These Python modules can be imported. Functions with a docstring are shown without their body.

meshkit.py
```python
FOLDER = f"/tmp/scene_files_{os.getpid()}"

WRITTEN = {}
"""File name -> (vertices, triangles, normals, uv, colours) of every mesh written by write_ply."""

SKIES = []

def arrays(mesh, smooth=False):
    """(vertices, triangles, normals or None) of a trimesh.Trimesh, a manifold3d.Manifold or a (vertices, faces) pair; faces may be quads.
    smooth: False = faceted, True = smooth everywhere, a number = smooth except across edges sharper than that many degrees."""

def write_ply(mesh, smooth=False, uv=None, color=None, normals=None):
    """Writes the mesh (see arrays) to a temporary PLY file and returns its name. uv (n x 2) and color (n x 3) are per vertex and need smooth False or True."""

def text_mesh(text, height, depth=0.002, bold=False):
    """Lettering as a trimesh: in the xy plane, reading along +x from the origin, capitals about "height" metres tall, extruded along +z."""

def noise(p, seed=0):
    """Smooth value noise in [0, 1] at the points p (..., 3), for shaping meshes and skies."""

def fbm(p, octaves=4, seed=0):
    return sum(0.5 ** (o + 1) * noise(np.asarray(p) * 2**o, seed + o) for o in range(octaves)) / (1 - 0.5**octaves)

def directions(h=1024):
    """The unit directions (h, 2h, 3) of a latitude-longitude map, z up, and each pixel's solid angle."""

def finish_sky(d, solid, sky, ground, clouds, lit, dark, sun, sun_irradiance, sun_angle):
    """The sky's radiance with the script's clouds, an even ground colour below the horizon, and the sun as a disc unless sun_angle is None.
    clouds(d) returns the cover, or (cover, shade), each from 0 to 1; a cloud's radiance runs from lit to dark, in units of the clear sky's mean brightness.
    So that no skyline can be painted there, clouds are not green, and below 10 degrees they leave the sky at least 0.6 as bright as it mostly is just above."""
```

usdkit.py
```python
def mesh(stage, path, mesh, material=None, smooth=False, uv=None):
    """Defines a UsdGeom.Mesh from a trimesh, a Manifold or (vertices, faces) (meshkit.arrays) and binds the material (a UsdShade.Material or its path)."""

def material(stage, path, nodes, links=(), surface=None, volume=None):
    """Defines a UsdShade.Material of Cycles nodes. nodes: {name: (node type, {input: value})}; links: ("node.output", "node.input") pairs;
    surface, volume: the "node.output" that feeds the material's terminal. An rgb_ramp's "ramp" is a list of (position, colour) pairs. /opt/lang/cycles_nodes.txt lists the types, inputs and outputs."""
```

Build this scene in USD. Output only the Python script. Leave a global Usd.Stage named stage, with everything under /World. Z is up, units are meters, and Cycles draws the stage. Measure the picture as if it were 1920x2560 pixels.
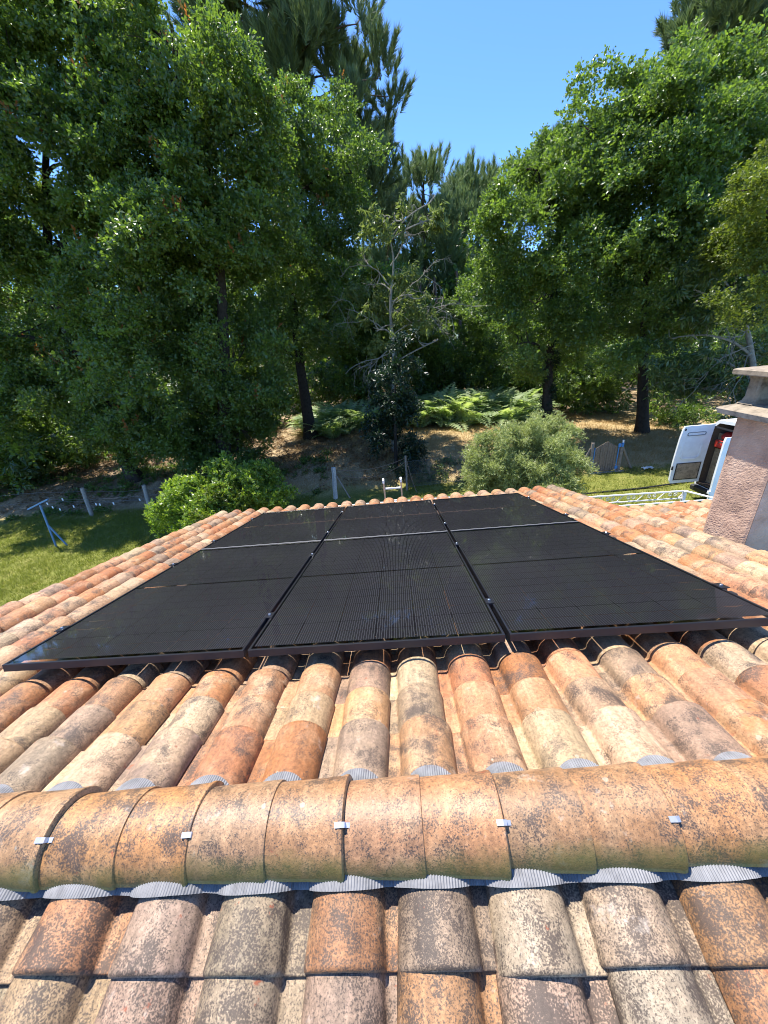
import math
import numpy as np
import trimesh
import meshkit
import usdkit
from pxr import Gf, Sdf, Usd, UsdGeom, UsdLux, UsdShade, Vt

# ------------------------------------------------------------------ stage, camera, sky, sun, exposure
stage = Usd.Stage.CreateInMemory()
UsdGeom.SetStageUpAxis(stage, "Z")
UsdGeom.Xform.Define(stage, "/World")
UsdGeom.Scope.Define(stage, "/World/Looks")
T3, TF = Sdf.ValueTypeNames.Float3Array, Sdf.ValueTypeNames.FloatArray

CAM = np.array([0.1614, -1.2252, 5.6805])
RIGHT = np.array([0.995931, 0.010429, -0.089513])
DOWN = np.array([-0.077049, -0.416662, -0.90579])
FWD = np.array([-0.046743, 0.909002, -0.414163])
EXPOSURE = 1.15
SKY_STRENGTH = 0.098
SUN_INTENSITY = 1.25
SUN = np.array([-0.26, 0.28, 1.0]); SUN = SUN / np.linalg.norm(SUN)

cam = UsdGeom.Camera.Define(stage, "/World/camera")
cam.CreateHorizontalApertureAttr(36.0)
cam.CreateFocalLengthAttr(920.22 / 1920 * 36.0)
cam.CreateFStopAttr(0.0)
cam.CreateExposureAttr(EXPOSURE)
cam.CreateClippingRangeAttr(Gf.Vec2f(0.05, 5000))


def mat4(x, y, z, t):
    return Gf.Matrix4d(*[float(v) for v in (*x, 0, *y, 0, *z, 0, *t, 1)])


cam.AddTransformOp().Set(mat4(RIGHT, -DOWN, -FWD, CAM))

sky = UsdLux.DomeLight.Define(stage, "/World/sky")
sky.GetPrim().SetCustomDataByKey("kind", "structure")
usdkit.material(stage, "/World/Looks/sky_look", {
    "s": ("sky_texture", {"sky_type": "single_scattering", "sun_disc": False, "sun_elevation": float(np.arcsin(SUN[2])),
                          "sun_rotation": float(np.arctan2(SUN[0], SUN[1])), "altitude": 30.0, "air_density": 1.0, "aerosol_density": 0.25, "ozone_density": 1.6}),
    "m": ("mix_color", {"blend_type": "multiply", "fac": 1.0, "b": (0.66, 0.97, 1.42), "use_clamp": False}),
    "b": ("background_shader", {"strength": SKY_STRENGTH})}, [("s.color", "m.a"), ("m.result", "b.color")], surface="b.background")
UsdShade.MaterialBindingAPI.Apply(sky.GetPrim()).Bind(UsdShade.Material.Get(stage, "/World/Looks/sky_look"))

sun = UsdLux.DistantLight.Define(stage, "/World/sun")
sun.CreateNormalizeAttr(True)
sun.CreateIntensityAttr(SUN_INTENSITY)
sun.CreateAngleAttr(0.5)
sun.CreateColorAttr(Gf.Vec3f(1.0, 0.945, 0.87))
_x = np.cross([0, 1, 0], SUN); _x /= np.linalg.norm(_x)
sun.AddTransformOp().Set(mat4(_x, np.cross(SUN, _x), SUN, (0, 0, 50)))

# ------------------------------------------------------------------ helpers
USED = {}


def numbered(parent, name):
    k = (parent, name)
    USED[k] = USED.get(k, -1) + 1
    return f"{parent}/{name}" if USED[k] == 0 else f"{parent}/{name}_{USED[k]:03d}"


def tag(prim, label=None, cat=None, group=None, kind=None):
    for k, v in (("label", label), ("category", cat), ("group", group), ("kind", kind)):
        if v:
            prim.SetCustomDataByKey(k, v)
    return prim


def thing(name, label, cat, m=None, group=None):
    p = numbered("/World", name)
    x = UsdGeom.Xform.Define(stage, p)
    if m is not None:
        x.AddTransformOp().Set(m)
    tag(x.GetPrim(), label, cat, group)
    return p


def at(x, y, z, rz=0.0):
    c, s = math.cos(rz), math.sin(rz)
    return mat4((c, s, 0), (-s, c, 0), (0, 0, 1), (x, y, z))


def put(parent, name, mesh, mat, smooth=False, m=None, label=None, kind=None, cat=None, group=None, prim=None, uv=None):
    """One Mesh prim. prim: {primvar name: function(points) -> array}."""
    p = numbered(parent, name)
    g = usdkit.mesh(stage, p, mesh, "/World/Looks/" + mat, smooth=smooth)
    if m is not None:
        g.AddTransformOp().Set(m)
    if prim:
        pts = np.array(g.GetPointsAttr().Get())
        api = UsdGeom.PrimvarsAPI(g)
        for k, fn in prim.items():
            a = np.asarray(fn(pts), np.float32)
            if a.ndim == 1:
                api.CreatePrimvar(k, TF, "vertex").Set(Vt.FloatArray.FromNumpy(a))
            else:
                api.CreatePrimvar(k, T3, "vertex").Set(Vt.Vec3fArray.FromNumpy(np.ascontiguousarray(a)))
    tag(g.GetPrim(), label, cat, group, kind)
    return p


def top(name, mesh, mat, label=None, cat=None, smooth=False, kind=None, group=None, prim=None):
    return put("/World", name, mesh, mat, smooth, None, label, kind, cat, group, prim)


def box(x0, x1, y0, y1, z0, z1, bevel=0.0):
    if bevel <= 0:
        b = trimesh.creation.box([x1 - x0, y1 - y0, z1 - z0])
    else:
        hx, hy, hz = (x1 - x0) / 2, (y1 - y0) / 2, (z1 - z0) / 2
        pts = []
        for sx in (-1, 1):
            for sy in (-1, 1):
                for sz in (-1, 1):
                    pts += [(sx * (hx - bevel), sy * (hy - bevel), sz * hz), (sx * (hx - bevel), sy * hy, sz * (hz - bevel)), (sx * hx, sy * (hy - bevel), sz * (hz - bevel))]
        b = trimesh.convex.convex_hull(np.array(pts))
    b.apply_translation([(x0 + x1) / 2, (y0 + y1) / 2, (z0 + z1) / 2])
    return b


def join(*ms):
    return trimesh.util.concatenate(list(ms))


def tube(points, radii, sides=6, cap=True):
    p = np.asarray(points, float)
    n = len(p)
    t = np.gradient(p, axis=0)
    t /= np.linalg.norm(t, axis=1, keepdims=True) + 1e-12
    ref = np.array([0.0, 0.0, 1.0]) if abs(t[0, 2]) < 0.9 else np.array([1.0, 0.0, 0.0])
    a = np.empty_like(p)
    prev = np.cross(t[0], ref)
    for i in range(n):
        v = prev - t[i] * (prev @ t[i])
        v /= np.linalg.norm(v) + 1e-12
        a[i] = v
        prev = v
    b = np.cross(t, a)
    ang = np.arange(sides) * 2 * np.pi / sides
    r = np.broadcast_to(radii, (n,)).astype(float)
    v = p[:, None] + r[:, None, None] * (np.cos(ang)[None, :, None] * a[:, None] + np.sin(ang)[None, :, None] * b[:, None])
    i, j = np.meshgrid(np.arange(n - 1), np.arange(sides), indexing="ij")
    q = np.stack([i * sides + j, i * sides + (j + 1) % sides, (i + 1) * sides + (j + 1) % sides, (i + 1) * sides + j], -1).reshape(-1, 4)
    f = np.vstack([q[:, [0, 1, 2]], q[:, [0, 2, 3]]])
    v = v.reshape(-1, 3)
    if cap:
        v = np.vstack([v, p[:1], p[-1:]])
        k = np.arange(sides)
        f = np.vstack([f, np.stack([np.full(sides, n * sides), (k + 1) % sides, k], 1), np.stack([np.full(sides, n * sides + 1), (n - 1) * sides + k, (n - 1) * sides + (k + 1) % sides], 1)])
    return trimesh.Trimesh(v, f, process=False)


def grid(P):
    """(n, m, 3) points -> mesh."""
    n, m = P.shape[:2]
    i, j = np.meshgrid(np.arange(n - 1), np.arange(m - 1), indexing="ij")
    q = np.stack([i * m + j, i * m + j + 1, (i + 1) * m + j + 1, (i + 1) * m + j], -1).reshape(-1, 4)
    return trimesh.Trimesh(P.reshape(-1, 3), np.vstack([q[:, [0, 1, 2]], q[:, [0, 2, 3]]]), process=False)


def spline(pts, n):
    from scipy.interpolate import CubicSpline, make_interp_spline
    p = np.asarray(pts, float)
    if len(p) < 3:
        return np.linspace(p[0], p[-1], n)
    d = np.r_[0, np.cumsum(np.linalg.norm(np.diff(p, axis=0), axis=1))]
    return make_interp_spline(d, p, k=min(3, len(p) - 1))(np.linspace(0, d[-1], n))


def mat(name, nodes, links, surface="p.BSDF"):
    usdkit.material(stage, "/World/Looks/" + name, nodes, links, surface=surface)


def plain(name, color, rough=0.5, metal=0.0, spec=0.5, noise=0.0, scale=20.0, bump=0.0):
    """A colour with a little wear: value noise in world space."""
    n = {"p": ("principled_bsdf", {"base_color": color, "roughness": rough, "metallic": metal, "specular_ior_level": spec})}
    l = []
    if noise > 0 or bump > 0:
        n["g"] = ("geometry", {})
        n["n"] = ("noise_texture", {"scale": scale, "detail": 5.0, "roughness": 0.65})
        l += [("g.position", "n.vector")]
    if noise > 0:
        c = np.array(color)
        n["r"] = ("rgb_ramp", {"ramp": [(0.3, tuple(np.clip(c * (1 - noise), 0, 1))), (0.5, tuple(c)), (0.7, tuple(np.clip(c * (1 + 0.6 * noise), 0, 1)))]})
        l += [("n.fac", "r.fac"), ("r.color", "p.base_color")]
    if bump > 0:
        n["b"] = ("bump", {"strength": 1.0, "distance": bump})
        l += [("n.fac", "b.height"), ("b.normal", "p.normal")]
    mat(name, n, l)


# ------------------------------------------------------------------ materials
def tile_material(name, speck=210.0, density=0.0, moss=False):
    n = {
        "tc": ("attribute", {"attribute": "tc"}), "tint": ("attribute", {"attribute": "tint"}), "wear": ("attribute", {"attribute": "wear"}),
        "n1": ("noise_texture", {"scale": 11.0, "detail": 3.0, "roughness": 0.55}),
        "f1": ("rgb_ramp", {"ramp": [(0.46, (0, 0, 0)), (0.64, (1, 1, 1))]}),
        "cream": ("mix_color", {"b": (0.45, 0.31, 0.18)}),
        # large soot coloured clouds
        "n2": ("noise_texture", {"scale": 13.0, "detail": 5.0, "roughness": 0.62, "distortion": 0.4}),
        "f2": ("rgb_ramp", {"ramp": [(0.46, (0, 0, 0)), (0.76, (1, 1, 1))]}),
        "m2": ("math", {"math_type": "multiply", "value2": 0.46}),
        "dk": ("mix_color", {"b": (0.135, 0.095, 0.070)}),
        # fine brightness mottling
        "n3": ("noise_texture", {"scale": 90.0, "detail": 4.0, "roughness": 0.7}),
        "f3": ("map_range", {"from_min": 0.3, "from_max": 0.7, "to_min": 0.62, "to_max": 1.32}),
        "mu": ("mix_color", {"blend_type": "multiply", "fac": 1.0, "use_clamp": False}),
        "cc": ("combine_color", {}),
        # black specks of lichen, denser in the clouds and where wear is high
        "n4": ("noise_texture", {"scale": speck, "detail": 3.0, "roughness": 0.75}),
        "nz": ("noise_texture", {"scale": 7.0, "detail": 2.0}),
        "a4": ("math", {"math_type": "multiply_add", "value2": 0.25}),
        "a5": ("math", {"math_type": "multiply_add", "value2": 0.10}),
        "f4": ("rgb_ramp", {"ramp": [(0.60 - density, (0, 0, 0)), (0.675 - density, (1, 1, 1))]}),
        "m4": ("math", {"math_type": "multiply", "value2": 0.88}),
        "sp": ("mix_color", {"b": (0.060, 0.045, 0.036)}),
        # scraped brick red
        "n5": ("noise_texture", {"scale": 19.0, "detail": 6.0, "roughness": 0.7}),
        "f5": ("rgb_ramp", {"ramp": [(0.655, (0, 0, 0)), (0.70, (0.9, 0.9, 0.9))]}),
        "rd": ("mix_color", {"b": (0.27, 0.075, 0.035)}),
        # lime bloom
        "n6": ("noise_texture", {"scale": 12.0, "detail": 7.0, "roughness": 0.68}),
        "f6": ("rgb_ramp", {"ramp": [(0.62, (0, 0, 0)), (0.74, (1, 1, 1))]}),
        "m6": ("math", {"math_type": "multiply", "value2": 0.6}),
        "wt": ("mix_color", {"b": (0.54, 0.46, 0.38)}),
        "off": ("vector_math", {"math_type": "add", "vector2": (7.3, 3.1, 9.7)}),
        "off2": ("vector_math", {"math_type": "add", "vector2": (-5.2, 13.4, 2.2)}),
        "b": ("bump", {"strength": 0.55, "distance": 0.0016}),
        "p": ("principled_bsdf", {"roughness": 0.62, "specular_ior_level": 0.35}),
        "sepw": ("separate_xyz", {}),
        # run-off streaks down the slope and pale lichen rosettes
        "mps": ("mapping", {"scale": (34.0, 3.2, 34.0)}), "ns": ("noise_texture", {"scale": 1.0, "detail": 4.0, "roughness": 0.6}),
        "fs": ("map_range", {"from_min": 0.35, "from_max": 0.65, "to_min": 0.80, "to_max": 1.14}), "cs": ("combine_color", {}),
        "mus": ("mix_color", {"blend_type": "multiply", "fac": 1.0, "use_clamp": False}),
        "vo": ("voronoi_texture", {"scale": 21.0, "feature": "f1", "randomness": 1.0}), "nv": ("noise_texture", {"scale": 60.0, "detail": 3.0}),
        "vd": ("math", {"math_type": "multiply_add", "value2": 0.28}), "vs": ("separate_color", {}), "vr": ("math", {"math_type": "multiply_add", "value2": 0.30, "value3": 0.02}),
        "vl": ("math", {"math_type": "less_than"}), "vg": ("math", {"math_type": "greater_than", "value2": 0.80}), "vm": ("math", {"math_type": "multiply"}), "vm2": ("math", {"math_type": "multiply", "value2": 0.45}),
        "li": ("mix_color", {"b": (0.40, 0.37, 0.29)}),
    }
    l = [("tc.vector", "n1.vector"), ("tc.vector", "n3.vector"), ("tc.vector", "n4.vector"), ("tc.vector", "off.vector1"), ("tc.vector", "off2.vector1"),
         ("off.vector", "n2.vector"), ("off2.vector", "n5.vector"), ("off.vector", "n6.vector"), ("off2.vector", "nz.vector"),
         ("wear.vector", "sepw.vector"),
         ("n1.fac", "f1.fac"), ("f1.color", "m1.value1"), ("sepw.y", "m1.value2"), ("m1.value", "cream.fac"), ("tint.color", "cream.a"),
         ("n2.fac", "f2.fac"), ("f2.color", "m2.value1"), ("m2.value", "m2b.value1"), ("sepw.x", "m2b.value2"), ("m2b.value", "dk.fac"), ("cream.result", "dk.a"),
         ("n3.fac", "f3.value"), ("f3.result", "cc.r"), ("f3.result", "cc.g"), ("f3.result", "cc.b"), ("dk.result", "mu.a"), ("cc.color", "mu.b"),
         ("f2.color", "a4.value1"), ("n4.fac", "a4.value3"), ("sepw.x", "a5.value1"), ("a4.value", "a5.value3"), ("a5.value", "f4.fac"), ("f4.color", "m4.value1"),
         ("m4.value", "sp.fac"), ("mu.result", "sp.a"),
         ("n5.fac", "f5.fac"), ("f5.color", "rd.fac"), ("sp.result", "rd.a"),
         ("n6.fac", "f6.fac"), ("f6.color", "m6.value1"), ("m6.value", "wt.fac"), ("rd.result", "wt.a"),
         ("n4.fac", "b.height"), ("b.normal", "p.normal"),
         ("off.vector", "mps.vector"), ("mps.vector", "ns.vector"), ("ns.fac", "fs.value"), ("fs.result", "cs.r"), ("fs.result", "cs.g"), ("fs.result", "cs.b"), ("wt.result", "mus.a"), ("cs.color", "mus.b"),
         ("off2.vector", "vo.vector"), ("off.vector", "nv.vector"), ("nv.fac", "vd.value1"), ("vo.distance", "vd.value3"), ("vo.color", "vs.color"), ("vs.r", "vr.value1"), ("vd.value", "vl.value1"), ("vr.value", "vl.value2"),
         ("vs.g", "vg.value1"), ("vl.value", "vm.value1"), ("vg.value", "vm.value2"), ("vm.value", "vm2.value1"), ("vm2.value", "li.fac"), ("mus.result", "li.a")]
    n["m1"] = ("math", {"math_type": "multiply"})
    n["m2b"] = ("math", {"math_type": "multiply", "use_clamp": True})
    last = "li.result"
    if moss:
        n |= {"nm": ("noise_texture", {"scale": 6.0, "detail": 5.0, "roughness": 0.65}),
              "am": ("math", {"math_type": "add"}), "fm": ("rgb_ramp", {"ramp": [(0.95, (0, 0, 0)), (1.35, (1, 1, 1))]}),
              "mm": ("math", {"math_type": "multiply", "value2": 0.72}), "half": ("math", {"math_type": "multiply", "value2": 0.7}),
              "ms": ("mix_color", {"b": (0.105, 0.105, 0.022)}), "lw": ("mix_color", {"b": (0.62, 0.55, 0.45)}), "mlw": ("math", {"math_type": "multiply", "value2": 0.55})}
        n["am2"] = ("math", {"math_type": "multiply", "value2": 0.7})
        l += [("off.vector", "nm.vector"), ("nm.fac", "am.value1"), ("sepw.z", "am.value2"), ("am.value", "am2.value1"), ("am2.value", "fm.fac"), ("fm.color", "mm.value1"),
              ("mm.value", "ms.fac"), (last, "ms.a")]
        n["fm"] = ("rgb_ramp", {"ramp": [(0.74, (0, 0, 0)), (0.98, (1, 1, 1))]})
        del n["half"], n["lw"], n["mlw"]
        last = "ms.result"
        n["p"][1]["roughness"] = 0.5
        n["p"][1]["specular_ior_level"] = 0.45
    l.append((last, "p.base_color"))
    mat(name, n, l)


tile_material("clay_tile", 300.0, -0.035)
tile_material("weathered_tile", 250.0, 0.02)
tile_material("clay_ridge", 230.0, -0.01, moss=True)
plain("tile_underlay", (0.09, 0.055, 0.04), 0.9, noise=0.3)
plain("black_anodised", (0.010, 0.010, 0.012), 0.36, spec=0.5, noise=0.2, scale=60)
plain("dark_rail", (0.03, 0.03, 0.032), 0.45, metal=0.3)
plain("seam_grey", (0.19, 0.19, 0.19), 0.6, noise=0.3, scale=40)
plain("bolt_steel", (0.72, 0.72, 0.72), 0.28, metal=1.0)
plain("zinc_clip", (0.55, 0.55, 0.56), 0.45, metal=0.7, noise=0.15, scale=80)
plain("flashing_alu", (0.20, 0.20, 0.205), 0.6, metal=0.35, noise=0.35, scale=30)
plain("stucco_wall", (0.55, 0.42, 0.34), 0.95, spec=0.2, noise=0.15)
plain("cast_concrete", (0.25, 0.205, 0.15), 0.9, spec=0.3, noise=0.55, scale=14, bump=0.003)
plain("pot_cement", (0.10, 0.095, 0.095), 0.8, noise=0.3)
plain("weathered_wood", (0.20, 0.17, 0.14), 0.85, spec=0.25, noise=0.45, scale=16, bump=0.002)
plain("grey_post", (0.27, 0.245, 0.21), 0.85, spec=0.25, noise=0.4, scale=22, bump=0.003)
plain("white_post", (0.46, 0.44, 0.41), 0.8, spec=0.25, noise=0.4, scale=20, bump=0.003)
plain("dark_board", (0.17, 0.135, 0.105), 0.85, spec=0.25, noise=0.4, scale=18)
plain("blue_paint", (0.085, 0.19, 0.32), 0.5, noise=0.25, scale=25)
plain("bright_blue", (0.04, 0.19, 0.46), 0.45, noise=0.15)
plain("rope_fibre", (0.17, 0.12, 0.085), 0.9, noise=0.3, scale=60)
plain("fence_wire", (0.16, 0.16, 0.16), 0.5, metal=0.6)
plain("net_wire", (0.13, 0.14, 0.13), 0.55, metal=0.3)
plain("white_plastic", (0.75, 0.75, 0.73), 0.45)
plain("van_white", (0.70, 0.73, 0.76), 0.28, spec=0.5, noise=0.10, scale=5)
plain("van_seal", (0.02, 0.02, 0.022), 0.6)
plain("van_floor", (0.085, 0.06, 0.042), 0.8, noise=0.3)
plain("van_red", (0.50, 0.035, 0.02), 0.5, noise=0.3, scale=8)
plain("lamp_red", (0.30, 0.012, 0.02), 0.25)
plain("ply_dirty", (0.27, 0.205, 0.14), 0.8, noise=0.55, scale=9)
plain("tyre_rubber", (0.03, 0.03, 0.03), 0.85)
plain("white_metal", (0.66, 0.67, 0.66), 0.4, noise=0.12, scale=20)
plain("ladder_rail", (0.50, 0.33, 0.22), 0.5, noise=0.2)
plain("hose_black", (0.015, 0.016, 0.016), 0.5)
plain("glass_dark", (0.02, 0.025, 0.03), 0.08)

# chimney render: pinkish roughcast
mat("chimney_render", {
    "g": ("geometry", {}), "n": ("noise_texture", {"scale": 3.2, "detail": 5.0, "roughness": 0.65}), "n2": ("noise_texture", {"scale": 120.0, "detail": 3.0}),
    "r": ("rgb_ramp", {"ramp": [(0.3, (0.28, 0.19, 0.14)), (0.50, (0.48, 0.33, 0.24)), (0.66, (0.56, 0.41, 0.305))]}),
    "b": ("bump", {"strength": 0.7, "distance": 0.003}),
    "p": ("principled_bsdf", {"roughness": 0.95, "specular_ior_level": 0.15})},
    [("g.position", "n.vector"), ("g.position", "n2.vector"), ("n.fac", "r.fac"), ("r.color", "p.base_color"), ("n2.fac", "b.height"), ("b.normal", "p.normal")])

# solar cell: near black silicon with fine silver wires along the slope
mat("solar_cell", {
    "u": ("attribute", {"attribute": "cuv"}), "s": ("separate_xyz", {}), "w": ("math", {"math_type": "multiply", "value2": 16.0}),
    "fr": ("math", {"math_type": "fraction"}), "sub": ("math", {"math_type": "subtract", "value2": 0.5}), "ab": ("math", {"math_type": "absolute"}),
    "lt": ("math", {"math_type": "less_than", "value2": 0.055}),
    "g": ("geometry", {}), "n": ("noise_texture", {"scale": 1.7, "detail": 2.0}), "r": ("rgb_ramp", {"ramp": [(0.3, (0.008, 0.008, 0.011)), (0.7, (0.014, 0.014, 0.018))]}),
    "mx": ("mix_color", {"b": (0.21, 0.22, 0.24)}), "mr": ("mix_float", {"a": 0.35, "b": 0.4}), "mm": ("math", {"math_type": "multiply", "value2": 0.75}),
    "p": ("principled_bsdf", {"specular_ior_level": 0.2})},
    [("u.vector", "s.vector"), ("s.x", "w.value1"), ("w.value", "fr.value1"), ("fr.value", "sub.value1"), ("sub.value", "ab.value1"), ("ab.value", "lt.value1"),
     ("g.position", "n.vector"), ("n.fac", "r.fac"), ("r.color", "mx.a"), ("lt.value", "mx.fac"), ("mx.result", "p.base_color"), ("lt.value", "mr.fac"), ("mr.result", "p.roughness"),
     ("lt.value", "mm.value1"), ("mm.value", "p.metallic")])
mat("panel_glass", {"f": ("fresnel", {"IOR": 1.42}), "t": ("transparent_bsdf", {"color": (0.93, 0.93, 0.93)}), "g": ("glossy_bsdf", {"color": (1, 1, 1), "roughness": 0.035}), "m": ("mix_closure", {})},
    [("f.fac", "m.fac"), ("t.BSDF", "m.closure1"), ("g.BSDF", "m.closure2")], surface="m.closure")


def leaf_material(name, dark, light, trans, rough=0.42, spec=0.5, tfac=0.38, orange=None):
    n = {"t": ("attribute", {"attribute": "tone"}), "o": ("object_info", {}), "g": ("geometry", {}),
         "n": ("noise_texture", {"scale": 0.45, "detail": 3.0}), "a": ("math", {"math_type": "multiply_add", "value2": 0.45}), "sc": ("math", {"math_type": "multiply_add", "value2": 0.5, "value3": -0.12}),
         "r": ("rgb_ramp", {"ramp": [(0.0, dark), (0.75, light)]}),
         "tr": ("mix_color", {"blend_type": "multiply", "fac": 1.0, "b": trans, "use_clamp": False}),
         "p": ("principled_bsdf", {"roughness": rough, "specular_ior_level": spec}), "tl": ("translucent_bsdf", {}), "m": ("mix_closure", {"fac": tfac})}
    l = [("g.position", "n.vector"), ("n.fac", "sc.value1"), ("t.fac", "a.value1"), ("sc.value", "a.value3"), ("a.value", "r.fac"),
         ("r.color", "p.base_color"), ("r.color", "tr.a"), ("tr.result", "tl.color"), ("p.BSDF", "m.closure1"), ("tl.BSDF", "m.closure2")]
    mat(name, n, l, surface="m.closure")


leaf_material("oak_leaf", (0.016, 0.042, 0.012), (0.170, 0.255, 0.050), (1.95, 2.0, 0.9), rough=0.34, spec=0.9, tfac=0.44)
leaf_material("bright_oak_leaf", (0.024, 0.060, 0.013), (0.205, 0.300, 0.058), (1.85, 1.9, 0.9), rough=0.36, spec=0.8, tfac=0.45)
leaf_material("rust_leaf", (0.16, 0.075, 0.020), (0.36, 0.15, 0.05), (1.7, 1.5, 1.0))
leaf_material("yellow_leaf", (0.055, 0.090, 0.012), (0.17, 0.20, 0.03), (1.9, 2.0, 1.0))
leaf_material("dead_leaf", (0.10, 0.065, 0.035), (0.34, 0.24, 0.14), (1.4, 1.3, 1.0), rough=0.7, spec=0.2)
leaf_material("chestnut_leaf", (0.030, 0.065, 0.022), (0.115, 0.175, 0.060), (1.9, 2.0, 1.2), rough=0.3, spec=0.7, tfac=0.28)
leaf_material("pale_leaf", (0.065, 0.10, 0.026), (0.20, 0.25, 0.08), (1.8, 1.8, 1.1))
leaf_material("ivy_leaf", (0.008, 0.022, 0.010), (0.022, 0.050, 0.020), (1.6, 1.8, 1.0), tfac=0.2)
leaf_material("pine_needle", (0.050, 0.085, 0.036), (0.22, 0.28, 0.115), (1.6, 1.7, 1.2), rough=0.5, spec=0.4, tfac=0.2)
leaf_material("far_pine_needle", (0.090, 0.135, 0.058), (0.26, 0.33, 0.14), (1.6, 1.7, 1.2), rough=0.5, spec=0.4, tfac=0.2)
leaf_material("olive_leaf", (0.17, 0.205, 0.07), (0.46, 0.50, 0.20), (1.6, 1.7, 1.1), rough=0.4, spec=0.5, tfac=0.3)
leaf_material("laurel_leaf", (0.050, 0.110, 0.016), (0.31, 0.40, 0.065), (2.1, 2.2, 1.0), rough=0.28, spec=0.6)
leaf_material("fern_leaf", (0.14, 0.21, 0.085), (0.38, 0.44, 0.22), (2.0, 2.1, 1.0), rough=0.5)
leaf_material("grass_blade", (0.085, 0.115, 0.020), (0.26, 0.28, 0.06), (1.8, 1.8, 1.0), rough=0.6, spec=0.2)
leaf_material("straw_blade", (0.22, 0.14, 0.055), (0.42, 0.29, 0.13), (1.4, 1.4, 1.2), rough=0.7, spec=0.2)
plain("bark", (0.032, 0.026, 0.020), 0.95, spec=0.2, noise=0.5, scale=9, bump=0.02)
plain("pine_bark", (0.085, 0.058, 0.043), 0.95, spec=0.2, noise=0.5, scale=7, bump=0.02)
plain("pale_bark", (0.22, 0.20, 0.165), 0.9, spec=0.2, noise=0.35, scale=12, bump=0.01)

mat("ground_soil", {
    "g": ("geometry", {}), "z": ("attribute", {"attribute": "zone"}), "s": ("separate_xyz", {}),
    "n1": ("noise_texture", {"scale": 1.3, "detail": 6.0, "roughness": 0.7}), "n2": ("noise_texture", {"scale": 18.0, "detail": 4.0, "roughness": 0.7}),
    "gr": ("rgb_ramp", {"ramp": [(0.30, (0.070, 0.085, 0.020)), (0.52, (0.175, 0.19, 0.042)), (0.66, (0.33, 0.28, 0.10))]}),
    "st": ("rgb_ramp", {"ramp": [(0.30, (0.18, 0.14, 0.06)), (0.5, (0.42, 0.31, 0.155)), (0.64, (0.54, 0.42, 0.235))]}),
    "li": ("rgb_ramp", {"ramp": [(0.30, (0.075, 0.056, 0.034)), (0.5, (0.25, 0.18, 0.11)), (0.62, (0.50, 0.38, 0.24))]}),
    "m1": ("mix_color", {}), "m2": ("mix_color", {}), "av": ("mix_float", {"fac": 0.5}),
    "b": ("bump", {"strength": 1.0, "distance": 0.05}), "p": ("principled_bsdf", {"roughness": 0.95, "specular_ior_level": 0.15})},
    [("g.position", "n1.vector"), ("g.position", "n2.vector"), ("n1.fac", "av.a"), ("n2.fac", "av.b"), ("av.result", "gr.fac"), ("av.result", "st.fac"), ("av.result", "li.fac"),
     ("z.vector", "s.vector"), ("s.x", "m1.fac"), ("gr.color", "m1.a"), ("st.color", "m1.b"), ("s.y", "m2.fac"), ("m1.result", "m2.a"), ("li.color", "m2.b"),
     ("m2.result", "p.base_color"), ("n2.fac", "b.height"), ("b.normal", "p.normal")])

# ------------------------------------------------------------------ ground
rng = np.random.default_rng(11)


def sstep(a, b, x):
    s = np.clip((x - a) / (b - a), 0, 1)
    return s * s * (3 - 2 * s)


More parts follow.
